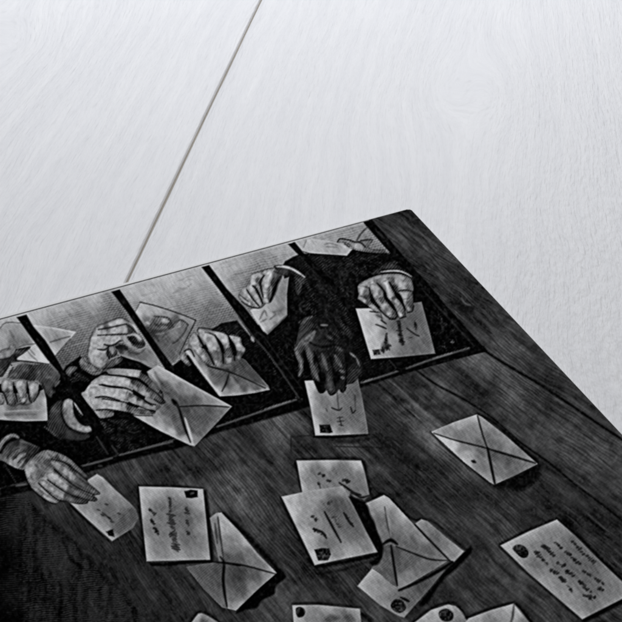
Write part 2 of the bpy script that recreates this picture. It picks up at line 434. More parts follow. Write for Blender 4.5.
h = new('hand', 'pale hand with curled fingers pinching a letter beside the second bar')
fill(w, [(155, 145), (168, 128), (290, 80), (350, 62), (400, 78), (440, 108), (480, 168), (525, 222), (548, 265), (525, 292), (470, 302), (410, 272), (378, 240), (352, 245), (330, 265), (302, 282), (330, 320), (310, 360), (268, 378), (260, 400), (222, 442), (190, 452), (130, 420), (95, 350), (105, 290), (118, 220), (146, 170)],
     [(190, 130, 215), (290, 100, 222), (350, 82, 220), (395, 95, 170), (250, 140, 120), (220, 170, 220), (300, 158, 222), (390, 150, 225), (425, 130, 100), (150, 200, 220), (130, 280, 225), (150, 350, 228), (180, 395, 205), (235, 390, 170), (240, 228, 210), (320, 222, 222), (200, 260, 222), (220, 330, 205), (262, 335, 70), (285, 310, 160), (300, 350, 80),
      (380, 222, 200), (410, 255, 190), (450, 220, 50), (470, 240, 60), (480, 190, 195), (500, 220, 170), (440, 118, 150), (525, 262, 100), (430, 160, 70), (110, 330, 205), (170, 300, 222), (330, 100, 222)], h, True)
lines(w, 45, 13, [(182, 152), (280, 135), (400, 108)], [(178, 197), (280, 192), (400, 188), (440, 192)], [(400, 112), (450, 148), (482, 185)])
lines(w, 25, 14, [(228, 268), (270, 278), (310, 268), (352, 238)], [(178, 305), (228, 310), (262, 285)], [(260, 290), (255, 340), (268, 378)])
lines(w, 25, 48, [(325, 285), (365, 285), (400, 300)], soft=1.3)
lines(w, 28, 30, [(425, 215), (455, 250), (530, 268)], [(415, 205), (440, 240)], soft=1.2)
lines(w, 195, 15, [(368, 215), (395, 250), (440, 285), (500, 303)], op=.7)
lines(w, 195, 18, [(410, 198), (470, 192), (512, 228)], [(425, 100), (460, 130), (490, 175)])
lines(w, 160, 22, [(287, 292), (292, 335)], soft=1)
lines(w, 60, 10, [(310, 345), (335, 350)], [(275, 345), (285, 360)])
lines(w, 50, 8, [(155, 145), (168, 126), (290, 78), (350, 60), (400, 76), (445, 108)], [(155, 145), (118, 220), (95, 350)], op=.5)

# envelope and dim hand 11 behind the second bar
w = W(125, 290, 80)
e = new('envelope', 'pale framed envelope leaning behind the second bar')
fill(w, [(72, 182), (118, 95), (220, 118), (340, 155), (480, 205), (549, 236), (520, 300), (470, 400), (420, 510), (390, 565), (350, 585), (200, 380)],
     [(130, 130, 205), (110, 165, 215), (180, 185, 200), (250, 160, 195), (350, 180, 175), (450, 212, 175), (525, 240, 170), (260, 280, 100), (310, 240, 190), (350, 262, 65), (400, 225, 100), (430, 260, 140), (380, 335, 145), (450, 305, 125), (300, 400, 100), (400, 440, 110), (350, 500, 110), (490, 320, 120), (300, 340, 90), (220, 330, 62), (240, 235, 95), (410, 500, 115), (170, 225, 130)], e)
h = new('hand', 'dim hand resting on the envelope behind the second bar')
fill(w, [(185, 225), (240, 203), (340, 210), (372, 250), (440, 232), (490, 262), (440, 285), (370, 310), (300, 350), (250, 410), (200, 350)], 0, h, True, idonly=True)
lines(w, 40, 9, [(118, 95), (220, 118), (340, 155), (480, 205), (549, 236)], [(549, 236), (520, 300), (470, 400), (425, 500)], smooth=False, taper=.9)
lines(w, 90, 8, [(72, 180), (118, 95)], op=.8)
lines(w, 68, 13, [(488, 270), (462, 330), (405, 395), (370, 415)], [(228, 207), (330, 215), (365, 265)], [(368, 275), (430, 232), (492, 270)], op=.85)
lines(w, 60, 16, [(215, 322), (300, 312), (375, 288)], [(170, 290), (220, 330), (260, 400)], [(230, 260), (270, 290)], [(280, 265), (330, 275)], op=.7, soft=1.3)
lines(w, 195, 17, [(285, 238), (340, 245)], [(165, 250), (190, 262)])
lines(w, 150, 13, [(370, 303), (450, 272)], [(300, 380), (350, 340), (420, 320)], [(240, 345), (300, 335)], op=.7)
lines(w, 145, 10, [(500, 280), (450, 380), (400, 480), (385, 540)], op=.7)

# ------------------------------------------------------------------ bars that stand behind the near hands
def bar(label, pts):
    b = new('window_bar', label)
    fill(I_, pts, 13, b, False, .8)
    n = len(pts) // 2
    for _ in range(40):
        t = rng.random() * (n - 1)
        i = int(t); f = t - i
        a = np.array(pts[i + 1 if i + 1 < n else i]) * f + np.array(pts[i]) * (1 - f) if i else np.array(pts[1])
        q = np.array(pts[-1 - i])
        m = a * .5 + q * .5 + rng.normal(0, 1.4, 2)
        line(I_, [tuple(m), tuple(m + np.array([2, 3]))], rng.uniform(22, 46), .9, op=.5, clip=b)
    return b


sill = new('window_sill', 'black sill rail with a thin lit edge below the bars')
fill(I_, [(-220, 550), (10, 486), (30, 484), (83, 465), (112, 457), (140, 449.5), (172, 441), (217, 426), (254, 413.5), (297, 399), (330, 391), (361, 382.5), (400, 370), (460, 350), (484, 346),
          (487, 351), (460, 357), (417, 369.5), (398, 376), (363, 387), (330, 398), (306, 408), (282, 415), (248, 424.5), (219, 432), (184, 447), (148, 455), (117, 463), (100, 469), (60, 480), (33, 490), (15, 494), (-220, 562)], 13, sill, False, 1.2)
lines(I_, 100, 2.0, [(83, 465.8), (98, 462), (112, 458)], [(119.8, 455), (141, 449.4), (172, 441.6)], [(217, 426.7), (253.7, 414), (296, 399.6)], [(361, 382.8), (380, 377), (398, 371)], [(406.6, 368.3), (433, 359), (469, 348)], taper=.8)
lines(I_, 140, 1.6, [(265, 409), (290, 401)], [(433, 358.5), (452, 353)], [(364, 382), (372, 379)], op=.7)
lines(I_, 110, 2.2, [(16.7, 485.6), (27.7, 484)])
lines(I_, 45, 2.2, [(3, 461), (10, 473), (16, 483)], op=.8)
lines(I_, 60, 2.5, [(296, 397), (302, 399)], [(99, 466), (102, 466)])
bar('black window bar second from the left, passing the pinching hand', [(111.5, 291.8), (119.5, 289.2), (137, 315), (156.5, 344), (180, 376), (172, 379), (145, 338), (126.6, 311.2)])
b3 = bar('black window bar in the middle, left of the hand with the folded letter', [(201.5, 267), (209, 265), (226.6, 288.6), (245, 308), (264, 333), (285, 362), (306, 391), (299, 401), (270, 356), (250.7, 335), (237, 313.7), (219.8, 290.5)])
lines(I_, 72, 1.5, [(239, 317), (252, 335), (270, 356), (299, 398)], op=.9, taper=.8)
lines(I_, 40, 1.5, [(262, 334), (285, 366), (303, 390)], op=.8)
b4 = bar('black window bar against the dark coat sleeves', [(288, 244), (294.6, 242), (305, 254.5), (333, 281), (352, 306), (404, 368), (398, 371), (346, 308), (328, 284), (296.6, 253)])
lines(I_, 38, 1.2, [(300, 256), (325, 285), (344, 310)], op=.7)
lines(I_, 52, 2, [(389.4, 360), (396, 368)], op=.8)
b5 = bar('black window bar at the right end of the opening', [(362.7, 221.9), (371.7, 219.5), (390, 240), (409, 262.5), (428.6, 284), (446, 305), (462.4, 323), (487, 351), (474, 349), (450, 324), (425, 297), (408, 274), (390, 253), (377.4, 238.5)])
lines(I_, 40, 2.2, [(424, 291), (440, 309), (455, 325), (474, 346)], op=.8)
lines(I_, 60, 1.6, [(378, 232), (384, 238)], op=.7)
lines(I_, 170, 3.4, [(251.5, 337), (253.5, 341)])

# letter and hand at the top right
w = W(285, 210, 80)
e = new('letter', 'small pale letter held below the top edge of the print')
fill(w, [(160, 240), (210, 222), (330, 240), (430, 262), (515, 308), (480, 354), (340, 346), (200, 336), (140, 316)],
     [(180, 260, 200), (250, 300, 195), (350, 295, 185), (450, 310, 195), (475, 340, 190), (400, 300, 165), (250, 245, 195), (160, 310, 190)], e)
lines(w, 115, 8, [(310, 268), (350, 258), (410, 275)], [(320, 285), (400, 290)], [(165, 238), (145, 290)], op=.7)
lines(w, 20, 8, [(140, 322), (200, 340), (340, 350), (480, 358)], op=.8)
w = W(335, 205, 80)
h = new('hand', 'faint outlined hand just below the top right of the print')
fill(w, [(18, 290), (42, 260), (110, 270), (180, 290), (205, 275), (285, 268), (292, 280), (262, 320), (300, 345), (385, 345), (400, 365), (380, 374), (300, 372), (200, 358), (150, 347), (120, 322), (90, 300), (50, 292)],
     [(150, 330, 195), (190, 342, 185), (90, 282, 160), (235, 312, 140), (300, 350, 130), (40, 275, 165), (250, 285, 150), (350, 360, 110), (130, 300, 150)], h, True)
lines(w, 30, 9, [(18, 288), (42, 262), (110, 272), (165, 290), (205, 280)], [(200, 275), (285, 268)], [(70, 297), (110, 325)])
lines(w, 60, 12, [(165, 285), (200, 225), (248, 178)], op=.9)
lines(w, 25, 13, [(180, 285), (210, 300), (238, 328)])
lines(w, 150, 16, [(390, 350), (420, 375)], op=.6)

# ------------------------------------------------------------------ near hands with their letters
# large envelope and hand 4
e4 = new('envelope', 'large pale envelope with crossed flaps pushed out past the bars')
w = W(110, 355, 80)
_s = w([(350, 108, 185), (385, 110, 205), (440, 180, 215), (490, 220, 205), (400, 190, 105), (430, 265, 105), (540, 210, 165), (560, 300, 110), (600, 350, 120), (480, 330, 115), (420, 380, 125), (300, 490, 205), (230, 485, 195), (400, 520, 185), (440, 490, 165), (450, 570, 205), (480, 470, 105), (530, 500, 95), (505, 590, 150), (600, 450, 95), (600, 520, 110), (520, 380, 60), (330, 140, 150), (450, 420, 105)])
_s += [(190, 385, 175), (205, 394, 160), (222, 403, 200), (228, 406.5, 190), (210, 415, 100), (200, 432, 125), (192.5, 443, 205), (185, 440, 195), (200, 404, 100), (207, 425, 105), (175, 436, 190), (220, 412, 125)]
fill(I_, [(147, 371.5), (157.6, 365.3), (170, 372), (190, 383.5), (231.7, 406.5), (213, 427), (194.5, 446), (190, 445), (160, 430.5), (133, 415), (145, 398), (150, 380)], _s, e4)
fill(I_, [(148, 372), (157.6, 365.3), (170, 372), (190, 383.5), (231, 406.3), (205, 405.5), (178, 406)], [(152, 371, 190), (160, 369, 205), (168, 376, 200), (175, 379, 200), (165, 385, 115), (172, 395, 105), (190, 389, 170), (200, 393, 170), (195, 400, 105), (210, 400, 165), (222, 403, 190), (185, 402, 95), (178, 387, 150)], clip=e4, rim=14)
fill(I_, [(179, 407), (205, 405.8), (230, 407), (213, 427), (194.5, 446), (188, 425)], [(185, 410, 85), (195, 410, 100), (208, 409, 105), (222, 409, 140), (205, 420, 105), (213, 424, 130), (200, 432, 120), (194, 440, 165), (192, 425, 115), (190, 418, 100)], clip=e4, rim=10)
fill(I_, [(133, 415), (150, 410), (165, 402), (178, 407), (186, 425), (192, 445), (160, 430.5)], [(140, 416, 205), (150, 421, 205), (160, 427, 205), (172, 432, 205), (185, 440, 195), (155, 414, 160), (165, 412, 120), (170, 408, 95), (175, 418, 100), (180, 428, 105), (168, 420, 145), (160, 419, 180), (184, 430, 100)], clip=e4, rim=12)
lines(I_, 22, 1.5, [(178, 406.8), (204, 405.5), (229, 407)], taper=.7)
lines(I_, 20, 3.0, [(173, 400), (179, 409), (184, 425), (190.5, 442)], taper=.4)
lines(I_, 20, 4.4, [(172.5, 400), (177.5, 405)], soft=1.2)
lines(I_, 215, 2.6, [(185, 418), (188.5, 429), (192.5, 442)], taper=.4)
lines(w, 55, 18, [(350, 140), (390, 200), (450, 270)], [(400, 230), (430, 290), (470, 300)], op=.45, soft=1.6)
lines(I_, 222, 1.8, [(158, 366.5), (190, 384.5), (229, 405.5)], [(135, 416), (160, 430), (190, 444.5)], op=.5)
h = new('hand', 'broad hand with four long fingers laid on the large envelope')
w5 = W(50, 355, 80)
fill(w5, [(243, 302), (270, 278), (300, 237), (345, 190), (420, 150), (470, 160), (622, 200), (640, 330), (560, 400), (500, 440), (490, 475), (400, 492), (370, 472), (330, 422), (280, 362)],
     [(260, 300, 190), (300, 260, 222), (350, 220, 215), (400, 170, 200), (330, 320, 222), (340, 380, 205), (370, 420, 190), (400, 280, 222), (500, 220, 215), (500, 300, 218), (460, 380, 210), (560, 380, 200), (450, 460, 130), (390, 465, 190), (300, 300, 222)], h, True, rnd=.3)
fill(w, [(-20, 122), (20, 103), (130, 106), (235, 118), (247, 140), (300, 168), (350, 218), (397, 268), (408, 292), (380, 302), (330, 262), (260, 207), (210, 177), (100, 167), (0, 152)],
     [(20, 122, 175), (100, 130, 195), (180, 138, 218), (215, 148, 210), (248, 158, 80), (280, 190, 115), (330, 230, 125), (370, 270, 130), (392, 290, 80), (0, 140, 150), (300, 175, 100), (300, 215, 90)], h, True, rnd=.3)
fill(w, [(-130, 200), (0, 165), (90, 165), (168, 190), (230, 208), (300, 258), (360, 308), (422, 350), (432, 370), (400, 382), (350, 352), (320, 342), (250, 312), (150, 252), (60, 242), (0, 237), (-130, 225)],
     [(0, 190, 218), (80, 208, 222), (150, 220, 222), (178, 208, 70), (225, 238, 105), (195, 265, 180), (255, 290, 190), (290, 312, 200), (300, 270, 100), (350, 322, 130), (390, 352, 100), (412, 370, 60), (-80, 205, 215), (230, 275, 140), (330, 305, 110)], h, True, rnd=.3)
fill(w, [(-150, 250), (0, 255), (120, 260), (152, 290), (230, 330), (310, 370), (382, 390), (392, 410), (350, 432), (290, 412), (200, 390), (120, 352), (0, 337), (-150, 330)],
     [(0, 290, 218), (80, 308, 222), (120, 298, 210), (165, 315, 110), (180, 352, 195), (230, 372, 195), (280, 392, 165), (335, 402, 175), (375, 402, 110), (230, 342, 80), (-80, 290, 215), (280, 365, 90)], h, True, rnd=.3)
fill(w, [(-150, 335), (0, 345), (100, 370), (170, 398), (250, 420), (340, 430), (352, 450), (320, 464), (250, 462), (150, 452), (60, 432), (0, 432), (-120, 410)],
     [(0, 385, 212), (70, 392, 215), (100, 390, 190), (145, 408, 80), (200, 420, 105), (110, 428, 170), (200, 448, 145), (300, 455, 130), (332, 440, 70), (-80, 375, 210), (260, 430, 90)], h, True, rnd=.3)
lines(w, 16, 14, [(-60, 152), (60, 160), (150, 172), (230, 196), (310, 258), (380, 312), (418, 352)], [(-80, 232), (0, 245), (130, 260), (230, 318), (300, 374), (352, 386)])
lines(w, 20, 11, [(-60, 340), (80, 360), (200, 392), (300, 426), (352, 437)])
lines(w5, 18, 14, [(405, 230), (470, 245), (560, 255)], [(355, 330), (430, 325), (540, 355)], [(360, 428), (450, 425), (540, 440), (622, 450)])
lines(w, 50, 10, [(238, 128), (235, 160), (222, 182)], [(172, 192), (160, 225), (150, 245)], [(135, 285), (125, 320)], [(95, 370), (90, 400)], op=.5, soft=1.2)
lines(w, 25, 14, [(370, 265), (405, 295), (410, 340)], [(345, 345), (400, 385)], [(300, 375), (330, 395)], op=.7)
lines(w, 14, 10, [(-60, 110), (20, 98), (130, 100), (240, 112)], [(0, 440), (100, 448), (200, 468), (330, 472)], op=.8)
lines(w5, 70, 8, [(350, 430), (420, 440), (480, 455)], [(300, 235), (345, 200), (400, 160)], op=.4)
lines(w5, 70, 14, [(400, 580), (430, 560), (470, 540)], [(390, 520), (450, 530)], [(440, 600), (490, 590)], op=.5, soft=1.3)

lines(w5, 62, 18, [(385, 510), (420, 560), (400, 600)], [(450, 500), (520, 520), (600, 510)], [(150, 200), (210, 180), (270, 200)], [(130, 260), (180, 300), (230, 290)], [(190, 140), (250, 160), (300, 200)], op=.6, soft=1.6)
lines(w5, 84, 9, [(395, 520), (430, 545), (425, 580)], [(410, 600), (460, 570), (480, 590)], [(160, 215), (220, 195)], [(200, 160), (260, 175)], op=.6)
lines(w5, 44, 30, [(540, 520), (620, 560), (700, 560)], [(450, 640), (560, 640)], op=.5, soft=3)
# bar 1 stands in front of the wrist
b1 = bar('black window bar at the left, crossing an open envelope', [(16.7, 317.2), (26.4, 314.7), (33.4, 326.7), (45, 340), (55.3, 356.3), (65.6, 374.3), (80, 393.6), (97.6, 418), (120, 453), (108, 457), (91, 428), (73, 399), (57.9, 371), (47.6, 360), (30.9, 337)])
lines(I_, 70, 1.8, [(96.7, 437), (108, 454)], [(112, 446), (119, 455)], op=.8)

# hand 5
w = W(160, 310, 120)
e = new('envelope', 'sealed grey envelope hanging from four curled fingers')
fill(w, [(130, 203), (200, 300), (310, 447), (400, 442), (490, 430), (569, 413), (562, 395), (500, 325), (440, 258), (400, 240), (180, 190)],
     [(180, 260, 190), (230, 330, 195), (290, 410, 212), (312, 437, 210), (270, 320, 105), (330, 345, 90), (300, 375, 105), (350, 405, 110), (388, 385, 160), (400, 422, 165), (430, 385, 105), (500, 415, 140), (440, 300, 80), (490, 345, 80), (420, 340, 92), (545, 402, 150), (350, 320, 90), (220, 260, 120)], e)
fill(w, [(355, 325), (569, 412), (490, 430), (400, 442), (312, 446)], [(345, 370, 90), (330, 425, 180), (370, 380, 130), (392, 405, 165), (430, 400, 110), (400, 360, 92), (500, 405, 110), (550, 410, 165), (400, 435, 185), (480, 428, 170)], clip=e, rim=16)
fill(w, [(355, 322), (430, 240), (500, 325), (562, 400)], [(370, 320, 78), (430, 270, 78), (440, 330, 90), (500, 345, 80), (540, 385, 95), (420, 330, 100)], clip=e, rim=8)
lines(w, 25, 7, [(250, 292), (300, 305), (350, 318), (430, 350), (545, 405)], taper=.7)
lines(w, 30, 9, [(357, 330), (342, 380), (322, 420)])
lines(w, 165, 11, [(368, 350), (392, 390), (420, 425)], op=.8, soft=1.2)
lines(w, 215, 13, [(140, 215), (220, 325), (308, 437)], taper=.8)
lines(w, 200, 6, [(320, 440), (400, 435), (555, 410)], op=.7)
w = W(175, 320, 80)
h = new('hand', 'fist of four curled fingers over the sealed grey envelope')
fill(w, [(33, 292), (58, 250), (75, 200), (100, 180), (112, 215), (80, 243), (100, 300), (128, 347), (100, 357), (58, 322)],
     [(50, 285, 200), (90, 208, 205), (85, 320, 160), (110, 342, 100), (75, 270, 150)], h, True)
fill(w, [(103, 160), (123, 110), (148, 93), (182, 130), (197, 180), (205, 215), (238, 250), (258, 300), (284, 338), (260, 354), (228, 332), (188, 290), (148, 240), (113, 200)],
     [(140, 125, 190), (150, 168, 220), (182, 188, 190), (190, 240, 222), (225, 290, 200), (255, 335, 140), (118, 180, 180), (220, 260, 180)], h, True)
fill(w, [(173, 85), (200, 63), (250, 83), (312, 118), (342, 180), (362, 240), (368, 290), (357, 357), (320, 364), (290, 312), (268, 250), (238, 190), (198, 140)],
     [(200, 90, 208), (240, 118, 225), (280, 170, 222), (300, 222, 220), (318, 258, 110), (328, 290, 140), (332, 340, 175), (260, 150, 195), (345, 225, 150), (300, 290, 130)], h, True)
fill(w, [(250, 83), (330, 88), (382, 98), (412, 130), (427, 200), (443, 240), (448, 300), (432, 338), (395, 338), (388, 280), (378, 210), (338, 150)],
     [(290, 95, 205), (360, 120, 222), (390, 160, 225), (400, 200, 170), (415, 232, 85), (420, 275, 140), (420, 312, 190), (370, 185, 205), (400, 260, 130)], h, True)
fill(w, [(418, 118), (470, 116), (512, 140), (522, 190), (548, 225), (532, 262), (502, 304), (484, 304), (478, 240), (463, 190), (428, 150)],
     [(450, 132, 210), (490, 150, 205), (488, 192, 215), (530, 225, 190), (500, 252, 95), (490, 297, 180), (512, 170, 150), (500, 225, 190)], h, True)
lines(w, 16, 22, [(180, 125), (215, 190), (262, 262), (302, 345)], taper=.4)
lines(w, 16, 18, [(312, 120), (350, 190), (372, 255), (375, 335)], [(420, 132), (455, 220), (464, 312)], taper=.5)
lines(w, 70, 9, [(235, 95), (275, 105), (312, 118)], op=.8)
lines(w, 25, 8, [(240, 348), (320, 374), (420, 388)], [(173, 85), (200, 60), (330, 83), (415, 113), (512, 128)], op=.8)
lines(w, 130, 22, [(388, 358), (428, 352)], soft=1)
lines(w, 20, 11, [(72, 242), (118, 228), (150, 282)])
lines(w, 70, 8, [(385, 285), (440, 288)], [(480, 275), (505, 280)], [(300, 235), (350, 250)], op=.55)

# hand 6
w = W(225, 255, 80)
e = new('letter', 'folded letter pointing down from the hand between the middle bars')
fill(w, [(497, 172), (482, 300), (484, 465), (420, 530), (330, 618), (300, 592), (215, 462), (195, 430), (280, 395), (360, 330), (425, 195)],
     [(470, 190, 140), (450, 250, 145), (420, 330, 150), (380, 390, 180), (430, 440, 115), (470, 445, 140), (300, 450, 195), (350, 485, 195), (300, 578, 225), (360, 555, 200), (430, 490, 185), (250, 470, 210), (330, 606, 130), (395, 552, 115), (465, 300, 135)], e)
lines(w, 115, 13, [(270, 500), (305, 435), (325, 470)], [(350, 500), (392, 462), (370, 440)], [(280, 520), (320, 500)], [(385, 440), (440, 430)], op=.7)
lines(w, 110, 15, [(335, 603), (420, 525), (478, 470)], op=.8)
lines(w, 222, 8, [(215, 465), (300, 590)], op=.7)
s = new('cuff', 'thin white cuff line above the hand with the folded letter')
fill(w, [(380, 95), (420, 78), (520, 95), (625, 170), (610, 230), (560, 180), (500, 150), (440, 160)], [(420, 110, 60), (460, 140, 90), (520, 150, 40), (580, 160, 50), (600, 190, 80), (440, 130, 70)], s, True, 1)
lines(w, 215, 20, [(400, 90), (470, 92), (540, 118), (620, 172)], taper=.25, pid=s)
lines(w, 95, 20, [(550, 180), (590, 220), (575, 290)], op=.7)
h = new('hand', 'hand with bent knuckles holding a folded letter between the middle bars')
fill(w, [(213, 150), (258, 135), (330, 110), (382, 106), (430, 138), (442, 165), (412, 200), (372, 330), (345, 374), (310, 374), (270, 408), (245, 413), (190, 392), (138, 362), (103, 325), (122, 278), (165, 248), (190, 200)],
     [(230, 160, 215), (220, 200, 205), (272, 172, 135), (250, 210, 125), (330, 138, 218), (350, 180, 222), (300, 155, 210), (330, 222, 180), (392, 160, 120), (412, 172, 85), (190, 240, 212), (215, 285, 195), (250, 335, 185), (243, 300, 130), (310, 250, 222), (342, 270, 165), (310, 300, 195), (315, 352, 212), (345, 320, 140), (150, 292, 210), (190, 335, 212), (235, 385, 205), (118, 330, 200), (150, 352, 185), (180, 384, 195), (372, 220, 60), (385, 280, 30), (370, 190, 80)], h, True)
fill(w, [(105, 325), (125, 298), (165, 332), (205, 372), (232, 412), (190, 400), (140, 366)], [(130, 325, 200), (180, 375, 200), (210, 400, 170)], h, True, rnd=.5)
fill(w, [(165, 248), (187, 285), (225, 342), (264, 398), (247, 413), (205, 372), (160, 322), (122, 280)], [(150, 275, 215), (190, 325, 218), (240, 392, 205), (172, 268, 170), (215, 340, 170)], h, True, rnd=.5)
fill(w, [(205, 152), (250, 135), (300, 148), (302, 165), (277, 205), (257, 235), (242, 245), (264, 300), (287, 350), (292, 387), (262, 397), (225, 345), (185, 282), (172, 250), (192, 200)], [(228, 160, 222), (270, 150, 200), (212, 210, 212), (258, 200, 120), (205, 258, 222), (235, 310, 195), (252, 285, 120), (268, 368, 180), (225, 248, 170), (195, 230, 190)], h, True, rnd=.5)
fill(w, [(300, 150), (345, 111), (388, 107), (372, 170), (354, 215), (352, 260), (347, 320), (337, 372), (305, 375), (292, 340), (290, 290), (275, 235), (285, 190)], [(335, 132, 222), (350, 175, 222), (308, 180, 190), (320, 240, 222), (345, 262, 140), (302, 300, 205), (318, 352, 222), (345, 330, 110), (375, 120, 180), (290, 240, 170)], h, True, rnd=.5)
lines(w, 18, 17, [(215, 240), (240, 262), (275, 330), (292, 375)], [(302, 160), (275, 212), (280, 260), (295, 325)])
lines(w, 22, 10, [(168, 268), (215, 340), (268, 400)])
lines(w, 60, 8, [(113, 308), (180, 362)])
lines(w, 14, 30, [(350, 360), (382, 290), (405, 220), (435, 172)], soft=1.2)
lines(w, 14, 11, [(310, 380), (268, 412), (190, 400), (130, 362)], op=.8)
lines(w, 50, 18, [(385, 128), (445, 150)], op=.8)
lines(w, 110, 8, [(295, 290), (345, 295)], [(290, 335), (340, 335)], op=.5)
lines(w, 50, 8, [(213, 148), (258, 133), (330, 108), (382, 104)], op=.6)

# hand 7, gloved, and its stamped letter
w = W(290, 365, 80)
e = new('letter', 'stamped letter held down by the dark gloved hand')
fill(w, [(113, 123), (200, 118), (260, 170), (340, 150), (430, 150), (490, 105), (527, 103), (562, 260), (602, 480), (608, 537), (450, 542), (330, 550), (198, 548), (160, 330)],
     [(150, 140, 215), (140, 200, 222), (170, 300, 210), (195, 440, 212), (208, 535, 218), (240, 220, 150), (260, 280, 125), (250, 400, 140), (330, 240, 165), (400, 240, 130), (480, 160, 112), (530, 200, 105), (560, 350, 118), (585, 500, 118), (420, 500, 122), (300, 450, 125), (450, 400, 115), (340, 538, 200), (440, 532, 190), (520, 525, 140), (215, 300, 165)], e)
st = new('stamp', 'dark stamp in the lower left corner', e)
fill(w, [(228, 465), (310, 463), (332, 522), (310, 530), (235, 527)], [(250, 490, 40), (300, 500, 30), (280, 475, 55)], st)
lines(w, 32, 12, [(325, 333), (378, 352), (402, 335)], [(472, 328), (488, 372), (508, 352)])
lines(w, 75, 10, [(380, 350), (372, 280), (365, 205)], [(505, 235), (508, 335)], [(280, 340), (290, 360)], op=.7)
lines(w, 45, 9, [(368, 412), (412, 405)], [(368, 440), (418, 434)], [(382, 465), (415, 472)], [(385, 405), (400, 470)], op=.85)
lines(I_, 12, 3.6, [(314, 436.8), (340, 437), (369, 435)])
lines(I_, 22, 6, [(330, 440), (352, 441), (371, 438)], op=.7, soft=1.5)
lines(I_, 26, 1.4, [(291, 453), (291, 437), (310, 435.5)], [(335, 446.5), (392, 447.5)], smooth=False, op=.7)
w = W(285, 300, 80)
h = new('hand', 'dark gloved hand with spread fingers on a stamped letter')
fill(w, [(72, 382), (95, 300), (118, 190), (190, 128), (300, 150), (400, 220), (470, 330), (560, 420), (600, 500), (590, 560), (540, 640), (480, 660), (470, 700), (435, 715), (425, 690), (390, 730), (350, 735), (330, 700), (300, 720), (265, 720), (230, 650), (195, 560), (170, 450), (150, 480), (145, 540), (110, 600), (95, 580), (105, 500), (85, 440)],
     [(100, 400, 85), (150, 200, 70), (180, 300, 80), (250, 200, 30), (300, 300, 36), (400, 300, 30), (350, 380, 30), (250, 450, 26), (360, 470, 26), (470, 480, 22), (190, 430, 90), (300, 480, 70), (410, 480, 70), (110, 460, 95), (225, 560, 75), (560, 560, 45), (520, 620, 50), (350, 600, 45), (280, 600, 12), (400, 600, 14), (450, 650, 40), (350, 680, 70), (280, 690, 12), (150, 430, 20), (180, 550, 12)], h, True, rnd=.35)
lines(w, 100, 16, [(130, 185), (165, 152), (210, 130)], op=.9)
lines(w, 78, 34, [(110, 290), (155, 225), (210, 190)], [(100, 330), (150, 260), (180, 240)], soft=1.5, op=.8)
lines(w, 25, 9, [(125, 250), (170, 205), (215, 175)], [(112, 310), (160, 260), (210, 225)], op=.7)
lines(w, 122, 26, [(110, 345), (165, 300), (232, 245)], soft=1.2)
lines(w, 115, 24, [(190, 320), (215, 280), (230, 250)])
lines(w, 112, 26, [(76, 385), (130, 345), (185, 330)])
lines(w, 125, 30, [(88, 395), (105, 440), (122, 480)])
lines(w, 122, 24, [(122, 492), (128, 540), (110, 588)])
lines(w, 100, 36, [(165, 350), (188, 420), (205, 485)], [(205, 485), (222, 545), (258, 620)])
lines(w, 96, 28, [(288, 420), (308, 480), (328, 542)], [(388, 430), (415, 480), (442, 518)])
lines(w, 95, 27, [(428, 550), (462, 560)], [(438, 600), (460, 608)])
lines(w, 135, 17, [(508, 413), (550, 447)], [(280, 195), (328, 196)])
lines(w, 130, 15, [(558, 458), (578, 510)])
lines(w, 82, 26, [(330, 280), (362, 302)], [(400, 368), (442, 392)], soft=1.4)
lines(w, 62, 36, [(255, 292), (288, 268)], [(240, 345), (330, 335)], [(450, 200), (510, 280)], op=.7, soft=2)
lines(w, 90, 38, [(335, 580), (348, 640), (352, 680)], op=.8, soft=1.6)
lines(w, 62, 44, [(540, 560), (545, 610)], op=.7, soft=2)
lines(w, 45, 26, [(330, 430), (350, 500), (358, 560)], [(245, 400), (275, 500), (285, 590)], [(430, 420), (460, 500), (468, 590)], op=.6, soft=2)
lines(w, 8, 14, [(150, 400), (155, 470), (165, 560), (190, 610)], [(225, 400), (260, 500), (290, 620), (300, 700)], [(340, 420), (370, 520), (390, 640), (395, 700)], [(470, 420), (480, 540), (470, 660)], [(195, 330), (235, 350), (300, 365), (400, 345)], soft=1.2)
lines(w, 60, 12, [(250, 210), (280, 240), (310, 230)], [(310, 210), (325, 250)], [(380, 260), (420, 290)], [(330, 380), (350, 375)], op=.7)
lines(w, 6, 12, [(262, 700), (290, 718), (310, 690)], [(330, 700), (355, 738), (390, 720)], [(425, 690), (450, 715), (475, 680)])
lines(w, 110, 10, [(350, 700), (365, 690)], op=.8)

# hand 8
w8 = W(365, 290, 80)
e = new('letter', 'addressed letter held below the right end of the opening')
fill(I_, [(355.8, 308.6), (380, 308), (400, 312), (413, 303), (421.5, 301.8), (428, 325), (435.3, 353.5), (400, 357), (371, 359)],
     w8([(0, 200, 218), (-45, 155, 215), (60, 260, 195), (30, 350, 222), (50, 430, 210), (60, 505, 200), (70, 320, 215), (150, 330, 155), (205, 350, 175), (215, 450, 155), (220, 300, 105), (270, 250, 95), (400, 120, 112), (450, 200, 105), (500, 400, 112), (400, 450, 118), (300, 480, 122), (350, 380, 118), (150, 515, 175), (525, 480, 125), (330, 250, 105), (70, 390, 205)]), e)
st = new('stamp', 'smudged grey stamp in the lower left corner', e)
fill(w8, [(58, 467), (110, 460), (125, 500), (70, 508)], [(80, 485, 60), (110, 490, 75)], st)
lines(w8, 62, 46, [(140, 470), (168, 395)], op=.75, soft=2)
word(w8, (125, 470), (200, 430), 44, 5, 36, 11); word(w8, (160, 410), (172, 335), 26, 4, 44, 10)
lines(w8, 70, 30, [(265, 310), (288, 420)], op=.65, soft=1.8)
lines(w8, 60, 24, [(262, 245), (270, 300)], [(272, 320), (290, 415)], op=.6, soft=1.6)
